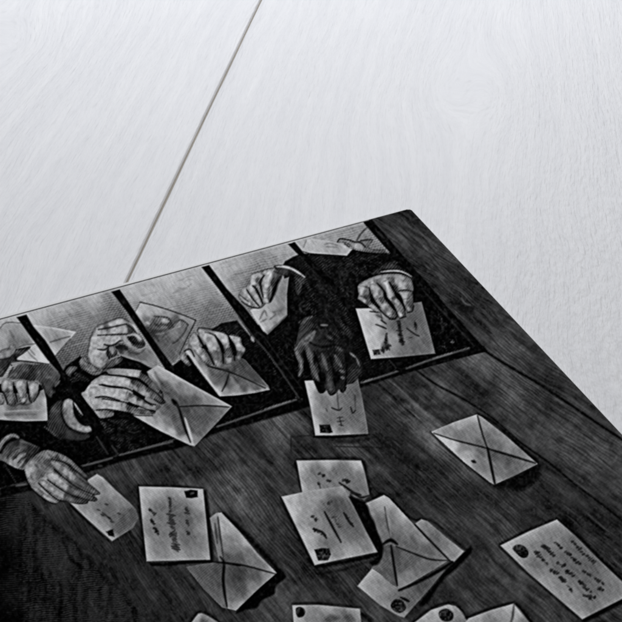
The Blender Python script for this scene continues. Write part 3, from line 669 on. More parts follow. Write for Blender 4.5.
word(w8, (262, 240), (270, 300), 24, 4, 34, 10); word(w8, (268, 315), (290, 425), 44, 6, 30, 11)
word(w8, (390, 240), (396, 315), 18, 4, 38, 8)
lines(w8, 25, 11, [(325, 298), (390, 345), (420, 358)], [(85, 268), (130, 285), (165, 300)], [(125, 235), (165, 262)])
lines(w8, 60, 10, [(90, 195), (130, 215)], [(120, 165), (135, 240)], [(340, 370), (365, 370)], op=.7)
w = W(345, 262, 80)
s = new('cuff', 'thin white cuff above the hand at the right bar')
fill(w, [(222, 82), (270, 52), (350, 10), (420, 30), (520, 100), (530, 150), (440, 95), (330, 85), (260, 95)], [(260, 65, 80), (340, 30, 80), (400, 55, 55), (480, 90, 40), (300, 80, 40)], s, True, 1)
lines(w, 12, 8, [(235, 88), (290, 62), (360, 58), (450, 62)])
lines(w, 205, 14, [(283, 77), (370, 68), (440, 76), (515, 112)], taper=.4, pid=s)
lines(w, 15, 7, [(330, 85), (420, 85), (490, 105)])
h = new('hand', 'knuckled hand with slim fingers pinning the addressed letter')
fill(w, [(103, 182), (150, 145), (230, 110), (320, 92), (420, 92), (490, 115), (522, 150), (526, 235), (420, 245), (330, 240), (230, 250), (150, 270), (108, 245)],
     [(130, 180, 195), (180, 150, 190), (250, 115, 198), (310, 108, 175), (210, 180, 222), (312, 158, 238), (272, 190, 110), (250, 150, 130), (370, 150, 100), (380, 205, 60), (402, 142, 205), (440, 180, 205), (480, 130, 150), (500, 190, 140), (440, 118, 185), (350, 108, 160), (130, 230, 210), (170, 220, 130), (350, 130, 130)], h, True)
fill(w, [(103, 185), (185, 200), (196, 270), (205, 312), (268, 366), (272, 386), (230, 388), (178, 342), (108, 297), (98, 280), (108, 240)],
     [(125, 220, 218), (168, 230, 140), (118, 280, 195), (165, 275, 80), (150, 302, 190), (200, 348, 200), (245, 372, 180), (185, 318, 110)], h, True)
fill(w, [(190, 180), (230, 170), (292, 220), (306, 280), (352, 340), (398, 400), (398, 432), (370, 447), (338, 432), (288, 372), (238, 307), (218, 270), (208, 220)],
     [(215, 200, 222), (240, 240, 222), (272, 240, 150), (255, 288, 160), (288, 300, 110), (295, 350, 212), (330, 365, 160), (345, 405, 200), (380, 405, 110), (372, 438, 90), (325, 425, 190), (260, 320, 190)], h, True)
fill(w, [(290, 158), (330, 140), (347, 180), (382, 240), (402, 280), (442, 320), (468, 380), (472, 417), (440, 434), (413, 422), (388, 362), (353, 302), (323, 272), (316, 215)],
     [(318, 168, 232), (330, 220, 222), (352, 250, 205), (375, 285, 100), (348, 285, 215), (400, 305, 190), (395, 345, 165), (430, 360, 140), (430, 412, 200), (458, 400, 110), (375, 325, 120)], h, True)
fill(w, [(420, 232), (480, 225), (522, 235), (532, 320), (527, 370), (500, 393), (478, 382), (458, 330), (443, 280)],
     [(440, 240, 210), (470, 258, 190), (505, 270, 115), (458, 300, 215), (492, 318, 110), (515, 340, 95), (490, 370, 160)], h, True)
lines(w, 16, 14, [(190, 200), (205, 270), (240, 330), (300, 402), (345, 438)], [(250, 165), (300, 220), (330, 290), (382, 352), (412, 425)], [(345, 158), (390, 228), (430, 290), (468, 372)])
lines(w, 30, 11, [(412, 226), (470, 218), (525, 228)])
lines(w, 14, 10, [(345, 444), (385, 443), (402, 425)], [(425, 438), (472, 425)], [(485, 393), (522, 382), (535, 340)], [(195, 384), (268, 394)], [(98, 290), (178, 348)])
lines(w, 60, 8, [(120, 265), (160, 275)], [(240, 290), (290, 275)], [(355, 285), (395, 275)], [(345, 415), (375, 405)], [(450, 290), (500, 285)], op=.6)
lines(w, 90, 22, [(250, 400), (270, 420)], [(235, 410), (300, 440)], op=.5, soft=2)

# hand 9
w = W(0, 430, 80)
s = new('coat_sleeve', 'grey wrinkled sleeve reaching out at the lower left')
fill(w, [(-80, 260), (5, 180), (50, 108), (150, 68), (205, 90), (305, 130), (300, 165), (245, 222), (195, 304), (130, 298), (68, 268), (8, 238)],
     [(40, 190, 95), (80, 140, 70), (130, 100, 55), (180, 110, 85), (250, 140, 55), (110, 200, 105), (150, 160, 120), (120, 250, 170), (160, 220, 135), (100, 268, 175), (180, 270, 120), (225, 190, 62), (230, 240, 75), (30, 230, 118), (280, 145, 40)], s, True)
lines(w, 185, 13, [(78, 262), (130, 230), (195, 183)], [(140, 292), (175, 250)], op=.85)
lines(w, 35, 10, [(55, 222), (90, 170), (150, 140)], [(140, 255), (170, 225), (210, 205)], [(100, 230), (140, 190), (190, 160)], [(170, 290), (220, 220), (280, 180)], op=.8)
lines(w, 110, 12, [(160, 90), (210, 100), (280, 130)], [(70, 200), (110, 150)], op=.6)
lines(w, 14, 15, [(12, 180), (45, 112), (110, 80), (150, 68)])
c = new('cuff', 'pale rolled sleeve edge at the left edge of the print', s)
line(w, [(-80, 240), (-10, 150), (20, 92), (70, 52), (110, 42), (140, 58)], 135, 34, soft=1.1, pid=c)
lines(w, 180, 10, [(0, 110), (50, 55), (110, 35)], op=.6)
e = new('letter', 'plain card under the flat hand at the lower left')
fill(I_, [(86, 481), (97, 474), (103, 477.5), (115, 489.5), (129.5, 502.5), (136, 509.5), (138.7, 518), (133, 528), (112, 541), (100, 530.5), (85, 517), (67.5, 500), (75, 495)],
     [(97, 477, 200), (110, 490, 180), (120, 499, 160), (133, 512, 98), (125, 520, 105), (110, 510, 120), (100, 505, 135), (73, 504, 195), (90, 518.5, 192), (105, 532.5, 190), (111, 538.5, 180), (118, 530, 108), (97, 492, 160), (103, 486, 160), (128, 503, 150), (82, 505, 165)], e)
h = new('hand', 'open hand laid flat on a card at the lower left')
w7 = W(0, 430, 120)
fill(w7, [(130, 180), (190, 125), (240, 103), (300, 118), (360, 148), (405, 190), (440, 228), (452, 240), (446, 246), (442, 248), (462, 276), (490, 300), (514, 322), (515, 332), (498, 336), (486, 340), (500, 352), (503, 362), (490, 370), (466, 368), (455, 372), (448, 380), (420, 383), (360, 374), (335, 366), (312, 366), (290, 378), (258, 367), (208, 332), (168, 302), (143, 262), (128, 220)],
     [(150, 210, 222), (160, 180, 185), (200, 150, 140), (250, 128, 165), (220, 200, 150), (290, 130, 155), (330, 150, 130), (200, 232, 125), (290, 172, 110), (250, 170, 100), (315, 190, 185), (340, 225, 200), (300, 210, 105), (260, 235, 212), (300, 262, 200), (340, 292, 180), (220, 270, 195), (260, 302, 198), (310, 332, 198), (342, 352, 140), (400, 285, 115), (440, 275, 115), (380, 200, 80), (405, 222, 130), (370, 245, 95), (430, 312, 130), (480, 322, 125), (400, 325, 105), (440, 368, 85), (390, 362, 95), (485, 355, 100), (190, 312, 180), (240, 348, 198), (282, 372, 170), (180, 262, 165), (170, 240, 190)], h, True)
fill(w7, [(240, 104), (300, 117), (360, 147), (408, 193), (454, 238), (440, 244), (400, 218), (350, 180), (300, 152), (262, 140)], [(270, 118, 175), (320, 138, 150), (370, 170, 150), (410, 205, 130), (440, 235, 110), (300, 145, 95), (360, 185, 80)], h, True, rnd=.5)
fill(w7, [(262, 160), (320, 172), (362, 205), (402, 243), (470, 289), (515, 322), (513, 335), (480, 331), (430, 302), (370, 267), (320, 228), (282, 200)], [(290, 180, 190), (340, 222, 215), (372, 246, 190), (410, 268, 118), (450, 296, 115), (490, 322, 128), (320, 195, 150), (345, 245, 150)], h, True, rnd=.6)
fill(w7, [(242, 228), (275, 217), (312, 240), (362, 285), (420, 318), (480, 344), (504, 360), (490, 371), (440, 357), (380, 337), (320, 307), (270, 277), (246, 252)], [(265, 236, 222), (300, 262, 220), (335, 288, 200), (372, 306, 118), (420, 335, 122), (475, 358, 100), (400, 322, 140), (290, 285, 160)], h, True, rnd=.6)
fill(w7, [(202, 268), (226, 258), (270, 288), (330, 328), (400, 354), (452, 370), (450, 381), (400, 384), (340, 368), (280, 338), (222, 302)], [(225, 274, 212), (270, 305, 215), (315, 333, 200), (350, 354, 130), (400, 370, 108), (440, 376, 80), (260, 315, 160)], h, True, rnd=.6)
fill(w7, [(160, 296), (190, 298), (240, 333), (292, 366), (290, 379), (250, 370), (203, 336)], [(188, 312, 190), (245, 348, 212), (280, 370, 185), (210, 335, 150)], h, True, rnd=.55)
lines(w7, 26, 8, [(266, 150), (330, 168), (400, 218), (452, 262)], [(282, 204), (330, 246), (400, 298), (490, 338)], [(246, 258), (300, 298), (370, 338), (455, 364)], [(200, 276), (250, 324), (300, 362), (345, 372)])
lines(w7, 95, 9, [(205, 232), (222, 240)], [(180, 175), (200, 200)], [(235, 170), (262, 178)], [(160, 240), (175, 262)], [(215, 190), (240, 205)], op=.6, soft=1.2)
lines(w7, 80, 6, [(385, 262), (395, 250)], [(350, 298), (362, 284)], [(330, 345), (342, 332)], op=.5)
lines(w7, 14, 6, [(128, 215), (140, 270), (170, 310), (205, 342), (260, 376), (290, 384)], [(240, 99), (300, 113), (362, 143), (410, 188), (458, 236)], op=.8)
w6 = W(60, 450, 80)
lines(w6, 42, 13, [(290, 462), (310, 470)], [(320, 500), (342, 512)], [(372, 522), (392, 532)], [(395, 555), (415, 562)], [(350, 420), (372, 425)], [(450, 490), (470, 500)], [(330, 485), (400, 545)], op=.75)
st = new('stamp', 'small dark stamp near the bottom corner', e)
fill(W(0, 500, 122), [(540, 162), (575, 148), (584, 188), (555, 182)], 18, st)
lines(I_, 12, 2.2, [(67, 502), (85, 519.5), (111, 543.5)], op=.7)

# ------------------------------------------------------------------ letters lying on the counter
# shadows printed round them first
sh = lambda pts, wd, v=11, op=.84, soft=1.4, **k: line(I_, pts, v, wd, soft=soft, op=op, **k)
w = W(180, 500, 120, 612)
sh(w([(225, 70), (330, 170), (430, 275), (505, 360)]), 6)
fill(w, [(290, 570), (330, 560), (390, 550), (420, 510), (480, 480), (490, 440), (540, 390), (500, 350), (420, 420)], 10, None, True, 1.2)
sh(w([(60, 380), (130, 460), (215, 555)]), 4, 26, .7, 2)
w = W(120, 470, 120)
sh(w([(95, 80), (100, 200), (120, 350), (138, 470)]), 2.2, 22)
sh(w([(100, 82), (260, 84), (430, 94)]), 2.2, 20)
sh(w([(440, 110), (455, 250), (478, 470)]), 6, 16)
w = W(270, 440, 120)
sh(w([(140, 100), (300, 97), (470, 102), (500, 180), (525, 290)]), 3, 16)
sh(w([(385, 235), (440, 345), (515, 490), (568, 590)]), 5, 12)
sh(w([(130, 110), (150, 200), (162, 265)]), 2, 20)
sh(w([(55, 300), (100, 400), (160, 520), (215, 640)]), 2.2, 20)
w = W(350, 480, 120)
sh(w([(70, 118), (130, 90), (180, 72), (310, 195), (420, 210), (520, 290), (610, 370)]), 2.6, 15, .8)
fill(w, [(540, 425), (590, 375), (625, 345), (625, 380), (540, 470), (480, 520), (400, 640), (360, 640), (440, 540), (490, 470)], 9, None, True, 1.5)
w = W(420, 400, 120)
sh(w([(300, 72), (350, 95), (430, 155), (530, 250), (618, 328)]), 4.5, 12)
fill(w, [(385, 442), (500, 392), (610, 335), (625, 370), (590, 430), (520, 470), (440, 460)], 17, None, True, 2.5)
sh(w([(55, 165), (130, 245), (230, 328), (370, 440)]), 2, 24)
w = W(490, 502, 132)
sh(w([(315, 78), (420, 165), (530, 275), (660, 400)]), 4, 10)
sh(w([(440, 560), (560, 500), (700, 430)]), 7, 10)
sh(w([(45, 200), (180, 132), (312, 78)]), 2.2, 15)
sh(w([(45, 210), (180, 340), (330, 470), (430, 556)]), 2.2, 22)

# postcard and the envelope partly under it
e = new('envelope', 'crossed flap envelope tucked under the square postcard')
w = W(180, 500, 120, 612)
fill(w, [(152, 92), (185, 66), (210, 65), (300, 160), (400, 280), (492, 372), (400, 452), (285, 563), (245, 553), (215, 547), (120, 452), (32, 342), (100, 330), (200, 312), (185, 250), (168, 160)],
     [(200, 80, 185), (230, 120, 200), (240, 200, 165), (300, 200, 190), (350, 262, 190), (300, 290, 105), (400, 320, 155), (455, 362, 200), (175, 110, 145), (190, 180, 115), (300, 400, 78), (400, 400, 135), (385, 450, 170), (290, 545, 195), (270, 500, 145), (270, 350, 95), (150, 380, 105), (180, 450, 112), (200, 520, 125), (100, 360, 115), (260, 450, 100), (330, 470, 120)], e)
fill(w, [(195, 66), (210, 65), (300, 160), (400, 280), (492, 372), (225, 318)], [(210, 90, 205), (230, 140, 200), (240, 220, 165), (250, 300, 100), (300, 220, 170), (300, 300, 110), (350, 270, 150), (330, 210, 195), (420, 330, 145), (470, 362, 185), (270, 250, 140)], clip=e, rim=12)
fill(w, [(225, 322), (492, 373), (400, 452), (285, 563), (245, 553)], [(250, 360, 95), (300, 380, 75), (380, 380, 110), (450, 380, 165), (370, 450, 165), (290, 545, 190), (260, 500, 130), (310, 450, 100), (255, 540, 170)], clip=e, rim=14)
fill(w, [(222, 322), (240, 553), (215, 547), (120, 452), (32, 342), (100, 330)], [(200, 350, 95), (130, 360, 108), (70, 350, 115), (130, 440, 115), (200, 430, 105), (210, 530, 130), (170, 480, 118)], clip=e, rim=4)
lines(w, 14, 17, [(205, 290), (225, 320), (220, 400), (226, 470), (240, 545)], taper=.35)
lines(w, 16, 10, [(222, 318), (330, 335), (485, 376)], taper=.5)
lines(w, 62, 9, [(193, 88), (205, 180), (222, 300)], [(178, 120), (190, 220)], op=.8)
lines(w, 200, 8, [(212, 70), (300, 165), (400, 284), (480, 366)], op=.5)
e = new('postcard', 'square postcard with three columns of handwriting and a dark stamp')
w = W(120, 470, 120)
fill(w, [(98, 86), (260, 89), (430, 99), (446, 250), (467, 466), (330, 468), (138, 473), (118, 280)],
     [(120, 108, 210), (200, 108, 212), (300, 110, 198), (415, 160, 205), (440, 300, 180), (450, 445, 180), (150, 455, 200), (300, 458, 190), (112, 200, 200), (130, 400, 200), (200, 200, 130), (300, 200, 118), (260, 300, 140), (360, 250, 120), (365, 350, 122), (180, 300, 140), (200, 400, 150), (410, 400, 150), (250, 155, 135), (400, 250, 150)], e)
for c0, c1, hh, n in (((150, 205), (192, 235), 16, 3), ((158, 250), (180, 290), 18, 3), ((176, 295), (200, 335), 18, 3), ((258, 148), (262, 215), 20, 4), ((262, 232), (275, 310), 40, 6), ((270, 325), (290, 345), 36, 2), ((285, 355), (290, 420), 40, 5),
                      ((345, 195), (350, 235), 24, 3), ((348, 262), (352, 285), 18, 2), ((352, 318), (360, 338), 18, 2)):
    word(w, c0, c1, hh, n, 42, 8)
lines(w, 100, 34, [(262, 150), (275, 320), (290, 420)], [(350, 200), (360, 340)], op=.35, soft=2)
st = new('stamp', 'black stamp in the top right corner', e)
fill(w, [(333, 110), (368, 102), (402, 106), (403, 140), (370, 146), (343, 143)], 12, st)
lines(w, 62, 12, [(360, 120), (380, 122)])
lines(w, 6, 20, [(165, 490), (240, 490), (350, 478), (470, 474)], taper=.8)
lines(w, 6, 11, [(460, 474), (540, 482), (622, 496)], op=.95)
lines(w, 70, 9, [(180, 505), (250, 520), (300, 500)], [(230, 535), (270, 540)], op=.6)

# pair in the middle
e = new('letter', 'letter lying behind the tilted stamped letter in the middle')
w = W(270, 440, 120)
fill(w, [(138, 107), (300, 104), (471, 107), (492, 170), (517, 290), (490, 308), (400, 290), (300, 280), (170, 285), (153, 190)],
     [(160, 122, 212), (300, 118, 210), (455, 122, 215), (250, 170, 130), (350, 160, 130), (200, 220, 155), (400, 180, 135), (475, 200, 140), (495, 270, 130), (440, 250, 130), (175, 245, 200), (330, 220, 140)], e)
word(w, (255, 175), (285, 185), 18, 2, 40, 9); word(w, (295, 212), (320, 212), 12, 2, 36, 9); word(w, (250, 220), (262, 248), 14, 2, 45, 8); word(w, (380, 210), (420, 216), 18, 3, 36, 9)
lines(w, 16, 15, [(360, 222), (430, 270), (470, 298), (515, 288)], [(420, 275), (470, 285)], op=.85)
e = new('letter', 'tilted letter with a stamp in its lower corner, in the middle')
fill(w, [(60, 294), (200, 264), (376, 239), (432, 340), (500, 476), (557, 581), (400, 612), (232, 648), (160, 500)],
     [(90, 308, 218), (108, 370, 222), (178, 500, 215), (228, 610, 212), (250, 278, 185), (362, 255, 170), (300, 350, 118), (340, 330, 90), (380, 420, 115), (450, 480, 125), (500, 550, 145), (545, 577, 175), (350, 595, 165), (250, 420, 150), (200, 340, 185), (180, 420, 180), (300, 560, 125), (430, 380, 108), (400, 604, 205), (300, 625, 200), (470, 590, 190)], e)
word(w, (222, 395), (238, 415), 14, 1, 40, 10)
lines(w, 24, 13, [(225, 462), (270, 478), (292, 508)], [(283, 372), (320, 442), (368, 530)], [(383, 378), (405, 415), (432, 448)])
word(w, (330, 400), (362, 450), 20, 3, 66, 7); word(w, (300, 330), (320, 318), 14, 2, 66, 8); word(w, (390, 390), (430, 445), 16, 3, 40, 8); word(w, (225, 460), (290, 500), 16, 3, 50, 7)
st = new('stamp', 'dark torn looking stamp in the lower left corner', e)
w = W(270, 540, 120)
fill(w, [(230, 50), (268, 42), (306, 44), (316, 75), (300, 106), (250, 106)], [(250, 60, 22), (290, 60, 26), (265, 82, 70), (300, 90, 45), (260, 100, 35)], st)
sh(w([(235, 142), (400, 112), (565, 74)]), 4.5, 8)
sh(w([(290, 172), (400, 148), (520, 108)]), 3, 22, .7)

# cluster of three
e = new('envelope', 'small envelope sticking out to the right of the pile')
w = W(350, 480, 120)
fill(w, [(338, 226), (370, 203), (402, 214), (500, 298), (592, 370), (540, 423), (510, 412), (420, 330)],
     [(362, 218, 170), (402, 238, 145), (480, 310, 145), (560, 360, 170), (540, 402, 160), (450, 310, 120), (580, 370, 180)], e)
e = new('postcard', 'stamped postcard at the bottom of the pile of three')
fill(I_, [(357.5, 586), (372, 568.5), (381, 574), (392, 582), (400, 584), (412, 582), (445, 570), (430, 588), (413, 607.5), (404, 617.5), (398, 615.5), (380, 605)],
     [(360, 586, 200), (372, 573, 200), (374, 592, 190), (385, 583, 155), (395, 600, 120), (400, 613, 160), (411, 602, 110), (425, 585, 92), (437, 576, 98), (385, 605, 170), (380, 595, 165)], e)
st = new('stamp', 'round dark stamp near the lower corner', e)
w = W(390, 540, 150)
fill(w, [(3, 268), (22, 246), (52, 252), (67, 282), (42, 303), (12, 290)], [(20, 270, 34), (45, 280, 50), (30, 295, 60)], st, True)
lines(w, 12, 13, [(45, 238), (78, 254)])
e = new('envelope', 'crossed flap envelope on top of the pile of three')
w = W(350, 480, 120)
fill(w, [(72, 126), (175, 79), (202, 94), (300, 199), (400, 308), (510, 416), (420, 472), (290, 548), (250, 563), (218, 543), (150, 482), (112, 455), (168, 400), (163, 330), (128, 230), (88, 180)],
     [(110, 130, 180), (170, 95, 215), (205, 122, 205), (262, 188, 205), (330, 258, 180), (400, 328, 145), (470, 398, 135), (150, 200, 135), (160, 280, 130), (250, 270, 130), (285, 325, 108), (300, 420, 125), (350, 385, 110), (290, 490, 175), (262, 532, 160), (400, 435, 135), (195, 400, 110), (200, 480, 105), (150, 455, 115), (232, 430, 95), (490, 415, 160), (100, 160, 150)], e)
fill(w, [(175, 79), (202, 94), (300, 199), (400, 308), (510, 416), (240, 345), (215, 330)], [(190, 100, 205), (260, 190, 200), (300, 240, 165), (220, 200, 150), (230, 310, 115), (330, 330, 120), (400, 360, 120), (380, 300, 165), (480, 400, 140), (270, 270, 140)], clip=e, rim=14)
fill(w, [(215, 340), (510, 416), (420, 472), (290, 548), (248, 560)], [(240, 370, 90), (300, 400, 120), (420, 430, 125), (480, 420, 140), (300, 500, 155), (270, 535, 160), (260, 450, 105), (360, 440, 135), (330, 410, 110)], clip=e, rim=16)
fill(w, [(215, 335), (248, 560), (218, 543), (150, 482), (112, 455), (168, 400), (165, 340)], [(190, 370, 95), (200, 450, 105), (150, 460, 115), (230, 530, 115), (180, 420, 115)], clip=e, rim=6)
lines(w, 85, 9, [(180, 140), (192, 220), (212, 300), (222, 345)], op=.8)
lines(w, 172, 8, [(198, 170), (204, 230), (212, 290)], op=.7)
lines(w, 8, 20, [(172, 332), (210, 312), (245, 332)], soft=1)
lines(w, 25, 9, [(240, 345), (340, 385), (420, 412), (508, 417)])
lines(w, 16, 15, [(213, 340), (226, 430), (245, 545)], taper=.5)
lines(w, 12, 11, [(338, 232), (430, 330), (518, 418)])
lines(w, 9, 20, [(255, 572), (370, 520), (470, 465), (530, 425)], taper=.6)
fill(w, [(0, 80), (30, 95), (85, 125), (105, 180), (125, 215), (140, 265), (160, 310), (172, 350), (165, 400), (140, 440), (100, 430), (150, 385), (110, 290), (50, 180)], 11, None, True, 1.3)
lines(w, 13, 12, [(0, 420), (80, 405), (150, 385)], op=.8)

# the crossed envelope on the right and the big card
e = new('envelope', 'lone envelope with bold crossed flaps and a dot, right of centre')
w = W(420, 400, 120)
fill(w, [(60, 165), (180, 114), (295, 76), (322, 90), (450, 190), (608, 331), (490, 391), (385, 438), (363, 426), (230, 322)],
     [(100, 158, 212), (200, 118, 205), (288, 90, 212), (200, 170, 150), (300, 150, 150), (250, 212, 125), (108, 188, 222), (180, 260, 225), (240, 312, 215), (300, 285, 140), (262, 268, 150), (330, 375, 155), (368, 422, 180), (350, 120, 170), (400, 195, 150), (450, 238, 130), (520, 288, 150), (585, 325, 170), (480, 362, 120), (420, 320, 100), (450, 350, 160), (400, 405, 150), (335, 220, 130), (150, 165, 180)], e)
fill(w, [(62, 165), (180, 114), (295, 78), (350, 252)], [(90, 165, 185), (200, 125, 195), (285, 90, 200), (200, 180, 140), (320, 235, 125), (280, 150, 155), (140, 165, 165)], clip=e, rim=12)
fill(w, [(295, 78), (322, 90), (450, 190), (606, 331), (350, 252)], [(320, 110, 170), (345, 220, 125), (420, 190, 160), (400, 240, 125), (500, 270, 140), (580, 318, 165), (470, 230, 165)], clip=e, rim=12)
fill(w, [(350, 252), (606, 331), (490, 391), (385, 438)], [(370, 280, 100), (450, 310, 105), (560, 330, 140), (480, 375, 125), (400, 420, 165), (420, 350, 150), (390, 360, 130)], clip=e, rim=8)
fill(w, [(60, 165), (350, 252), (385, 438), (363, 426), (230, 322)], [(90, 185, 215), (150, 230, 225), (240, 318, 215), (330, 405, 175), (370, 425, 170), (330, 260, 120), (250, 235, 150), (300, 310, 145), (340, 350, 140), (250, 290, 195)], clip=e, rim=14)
lines(w, 20, 9, [(72, 172), (190, 210), (340, 248), (360, 256)], taper=.6)
lines(w, 14, 13, [(350, 252), (470, 288), (598, 327)], taper=.5)
lines(w, 24, 9, [(298, 82), (325, 180), (350, 250)], taper=.7)
lines(w, 12, 15, [(350, 250), (366, 330), (388, 434)], taper=.7)
lines(w, 22, 17, [(270, 316), (286, 323)])
e = new('postcard', 'large postcard with four slanting rows of writing and a round stamp')
w = W(490, 502, 132)
fill(w, [(50, 205), (180, 140), (315, 83), (400, 158), (520, 278), (678, 428), (560, 488), (435, 552), (330, 462), (180, 332)],
     [(80, 202, 210), (180, 150, 205), (305, 95, 215), (330, 135, 140), (280, 160, 155), (120, 275, 180), (250, 388, 180), (425, 540, 185), (345, 455, 170), (250, 250, 125), (350, 300, 120), (450, 310, 112), (500, 400, 115), (590, 405, 140), (650, 425, 165), (480, 500, 135), (400, 205, 115), (200, 220, 150), (550, 470, 160), (600, 360, 150), (430, 190, 130), (200, 290, 150)], e)
for c0, c1, hh, n in (((390, 185), (430, 228), 16, 3), ((430, 235), (495, 285), 20, 4), ((308, 190), (340, 220), 14, 2), ((355, 235), (378, 250), 12, 2), ((385, 262), (425, 295), 16, 3), ((440, 325), (478, 348), 16, 3), ((495, 362), (530, 385), 14, 2), ((250, 205), (275, 225), 16, 2),
                      ((280, 235), (308, 258), 18, 2), ((320, 285), (358, 305), 20, 3), ((360, 325), (398, 350), 20, 3), ((420, 375), (448, 392), 14, 2), ((440, 400), (480, 425), 14, 2), ((440, 438), (495, 452), 18, 4), ((470, 455), (490, 468), 12, 2), ((515, 405), (538, 420), 18, 2), ((215, 235), (272, 292), 20, 5), ((285, 320), (325, 340), 18, 3), ((330, 355), (355, 378), 18, 3), ((362, 390), (385, 418), 18, 3)):
    word(w, c0, c1, hh, n, 38, 8)
st = new('stamp', 'round black stamp in the left corner', e)
fill(w, [(106, 217), (130, 200), (160, 208), (180, 232), (176, 258), (150, 262), (122, 240)], [(150, 240, 14), (120, 212, 75), (165, 225, 28), (175, 250, 14), (135, 205, 60)], st, True)
lines(w, 120, 20, [(190, 295), (230, 300)], [(200, 270), (240, 310)], op=.4, soft=2)

# letters cut by the bottom of the photograph
e = new('letter', 'letter with a round stamp in its corner near the bottom edge')
w = W(270, 540, 120)
fill(w, [(116, 339), (250, 336), (466, 357), (474, 440), (486, 560), (340, 570), (134, 560), (124, 440)],
     [(130, 358, 210), (300, 355, 190), (445, 368, 190), (300, 410, 130), (400, 410, 118), (462, 400, 160), (130, 420, 200), (210, 395, 155), (300, 520, 140), (150, 520, 180)], e)
lines(w, 85, 36, [(290, 412), (350, 405)], [(395, 400), (430, 415)], op=.6, soft=2)
word(w, (290, 440), (420, 440), 30, 6, 50, 8)
st = new('stamp', 'round grey stamp in the top left corner', e)
fill(w, [(134, 356), (160, 347), (182, 368), (172, 396), (142, 398)], [(160, 372, 28), (140, 365, 60)], st, True)
sh(w([(480, 385), (520, 420), (540, 480)]), 6, 9)
sh(w([(116, 330), (250, 328), (470, 348)]), 2, 16, .8)
e = new('letter', 'rounded letter end with a grey stamp at the bottom edge')
w = W(390, 540, 150)
fill(w, [(60, 372), (105, 340), (170, 290), (240, 267), (272, 274), (302, 300), (330, 350), (350, 420), (360, 520), (60, 520)],
     [(235, 278, 190), (170, 308, 200), (295, 312, 155), (140, 338, 190), (285, 345, 150), (200, 420, 150), (100, 400, 180)], e)
st = new('stamp', 'grey stamp near the tip', e)
fill(w, [(204, 297), (233, 284), (262, 303), (257, 332), (226, 338), (206, 322)], [(235, 310, 40), (215, 300, 70)], st, True)
sh(w([(95, 338), (170, 283), (240, 260), (280, 268), (330, 345)]), 2.2, 13, .8)
e = new('envelope', 'envelope flap rising from the bottom edge, right of centre')
fill(w, [(310, 345), (325, 325), (420, 289), (512, 264), (537, 284), (582, 345), (640, 430), (650, 520), (320, 520)],
     [(360, 325, 195), (450, 300, 185), (498, 280, 205), (490, 335, 180), (532, 308, 205), (555, 340, 140), (420, 340, 145), (500, 450, 140)], e)
lines(w, 90, 10, [(514, 268), (508, 320), (500, 345)], op=.8)
sh(w([(315, 322), (420, 283), (515, 257)]), 2.4, 10)
sh(w([(522, 264), (580, 330), (630, 400)]), 4, 10)
e = new('envelope', 'envelope corner rising from the bottom edge, left of centre')
w = W(180, 500, 120, 612)
fill(w, [(40, 660), (60, 622), (92, 580), (110, 576), (145, 592), (192, 622), (260, 680), (260, 740), (30, 740)], [(95, 592, 190), (130, 600, 150), (120, 615, 100), (170, 620, 160), (80, 615, 190), (140, 700, 130)], e)
sh(w([(50, 625), (92, 572), (145, 582), (220, 635)]), 2, 14, .8)

# knuckles, creases and folds: small uneven tones inside hands and sleeves
_st = np.isin(ID, [k for k, v in PARTS.items() if v[0] == 'stamp'])
T += np.where(_st, np.maximum(vnoise(PX / 1.7 + 41, PY / 1.7 + 2), -.15) * 85, 0)
_soft = np.isin(ID, [k for k, v in PARTS.items() if v[0] in ('hand', 'cuff', 'coat_sleeve')])
lump = vnoise(PX / 2.6 + 5, PY / 2.6 + 3) * 46 + vnoise((PX + PY * .5) / 1.6 + 25, (PY - PX * .5) / 4.0 + 3) * 20
T += np.where(_soft, lump * np.clip(T / 150, .12, 1), 0)
_pap = np.isin(ID, [k for k, v in PARTS.items() if v[0] in ('letter', 'envelope', 'postcard', 'background_wall')])
lump = vnoise(PX / 3.0 + 15, PY / 3.0 + 33) * 12 + vnoise((PX * .8 - PY * .6) / 1.5 + 25, (PX * .6 + PY * .8) / 6 + 3) * 18
T += np.where(_pap, lump, 0)
T += np.where(T < 50, np.maximum(vnoise(PX / 1.9 + 60, PY / 1.9 + 5), -.1) * 24 + np.maximum(vnoise(PX / 3.4 + 6, PY / 3.4 + 50), 0) * 26, 0) * np.where(ID == cloth, .6, 1)
def ruled(mask, ang_deg, period, amp, lo, hi):
    a = math.radians(ang_deg)
    p = PX * math.sin(a) + PY * math.cos(a) + vnoise(PX / 9 + 3, PY / 9) * 2.2
    k = np.clip((T - lo) / 25, 0, 1) * np.clip((hi - T) / 40, 0, 1) * np.clip(vnoise(PX / 12 + 31, PY / 12 + 8) * 2 + .75, .15, 1)
    T[:] = T + np.where(mask, np.sin(p * 2 * np.pi / period) * amp * k, 0)


ruled(ID == mist, 15, 2.3, 11, 60, 200)
ruled(ID == mist, 62, 2.5, 10, 60, 170)
ruled(_soft, 52, 2.2, 13, 25, 165)
ruled(ID == dark, 35, 2.4, 10, 12, 80)
ruled(ID == cloth, 4, 2.2, 12, 10, 80)
ruled(_pap & (ID != mist), 40, 2.1, 6, 60, 160)
# thin ruled border along the print's top edge
edge = np.arange(NY + 1)[::-1, None] * PITCH
T = np.where((edge < .0011) & np.isin(ID, [mist]), 122, T)
T = np.where((edge >= .0011) & (edge < .0024) & np.isin(ID, [mist]), T * .5 + 205 * .5, T)
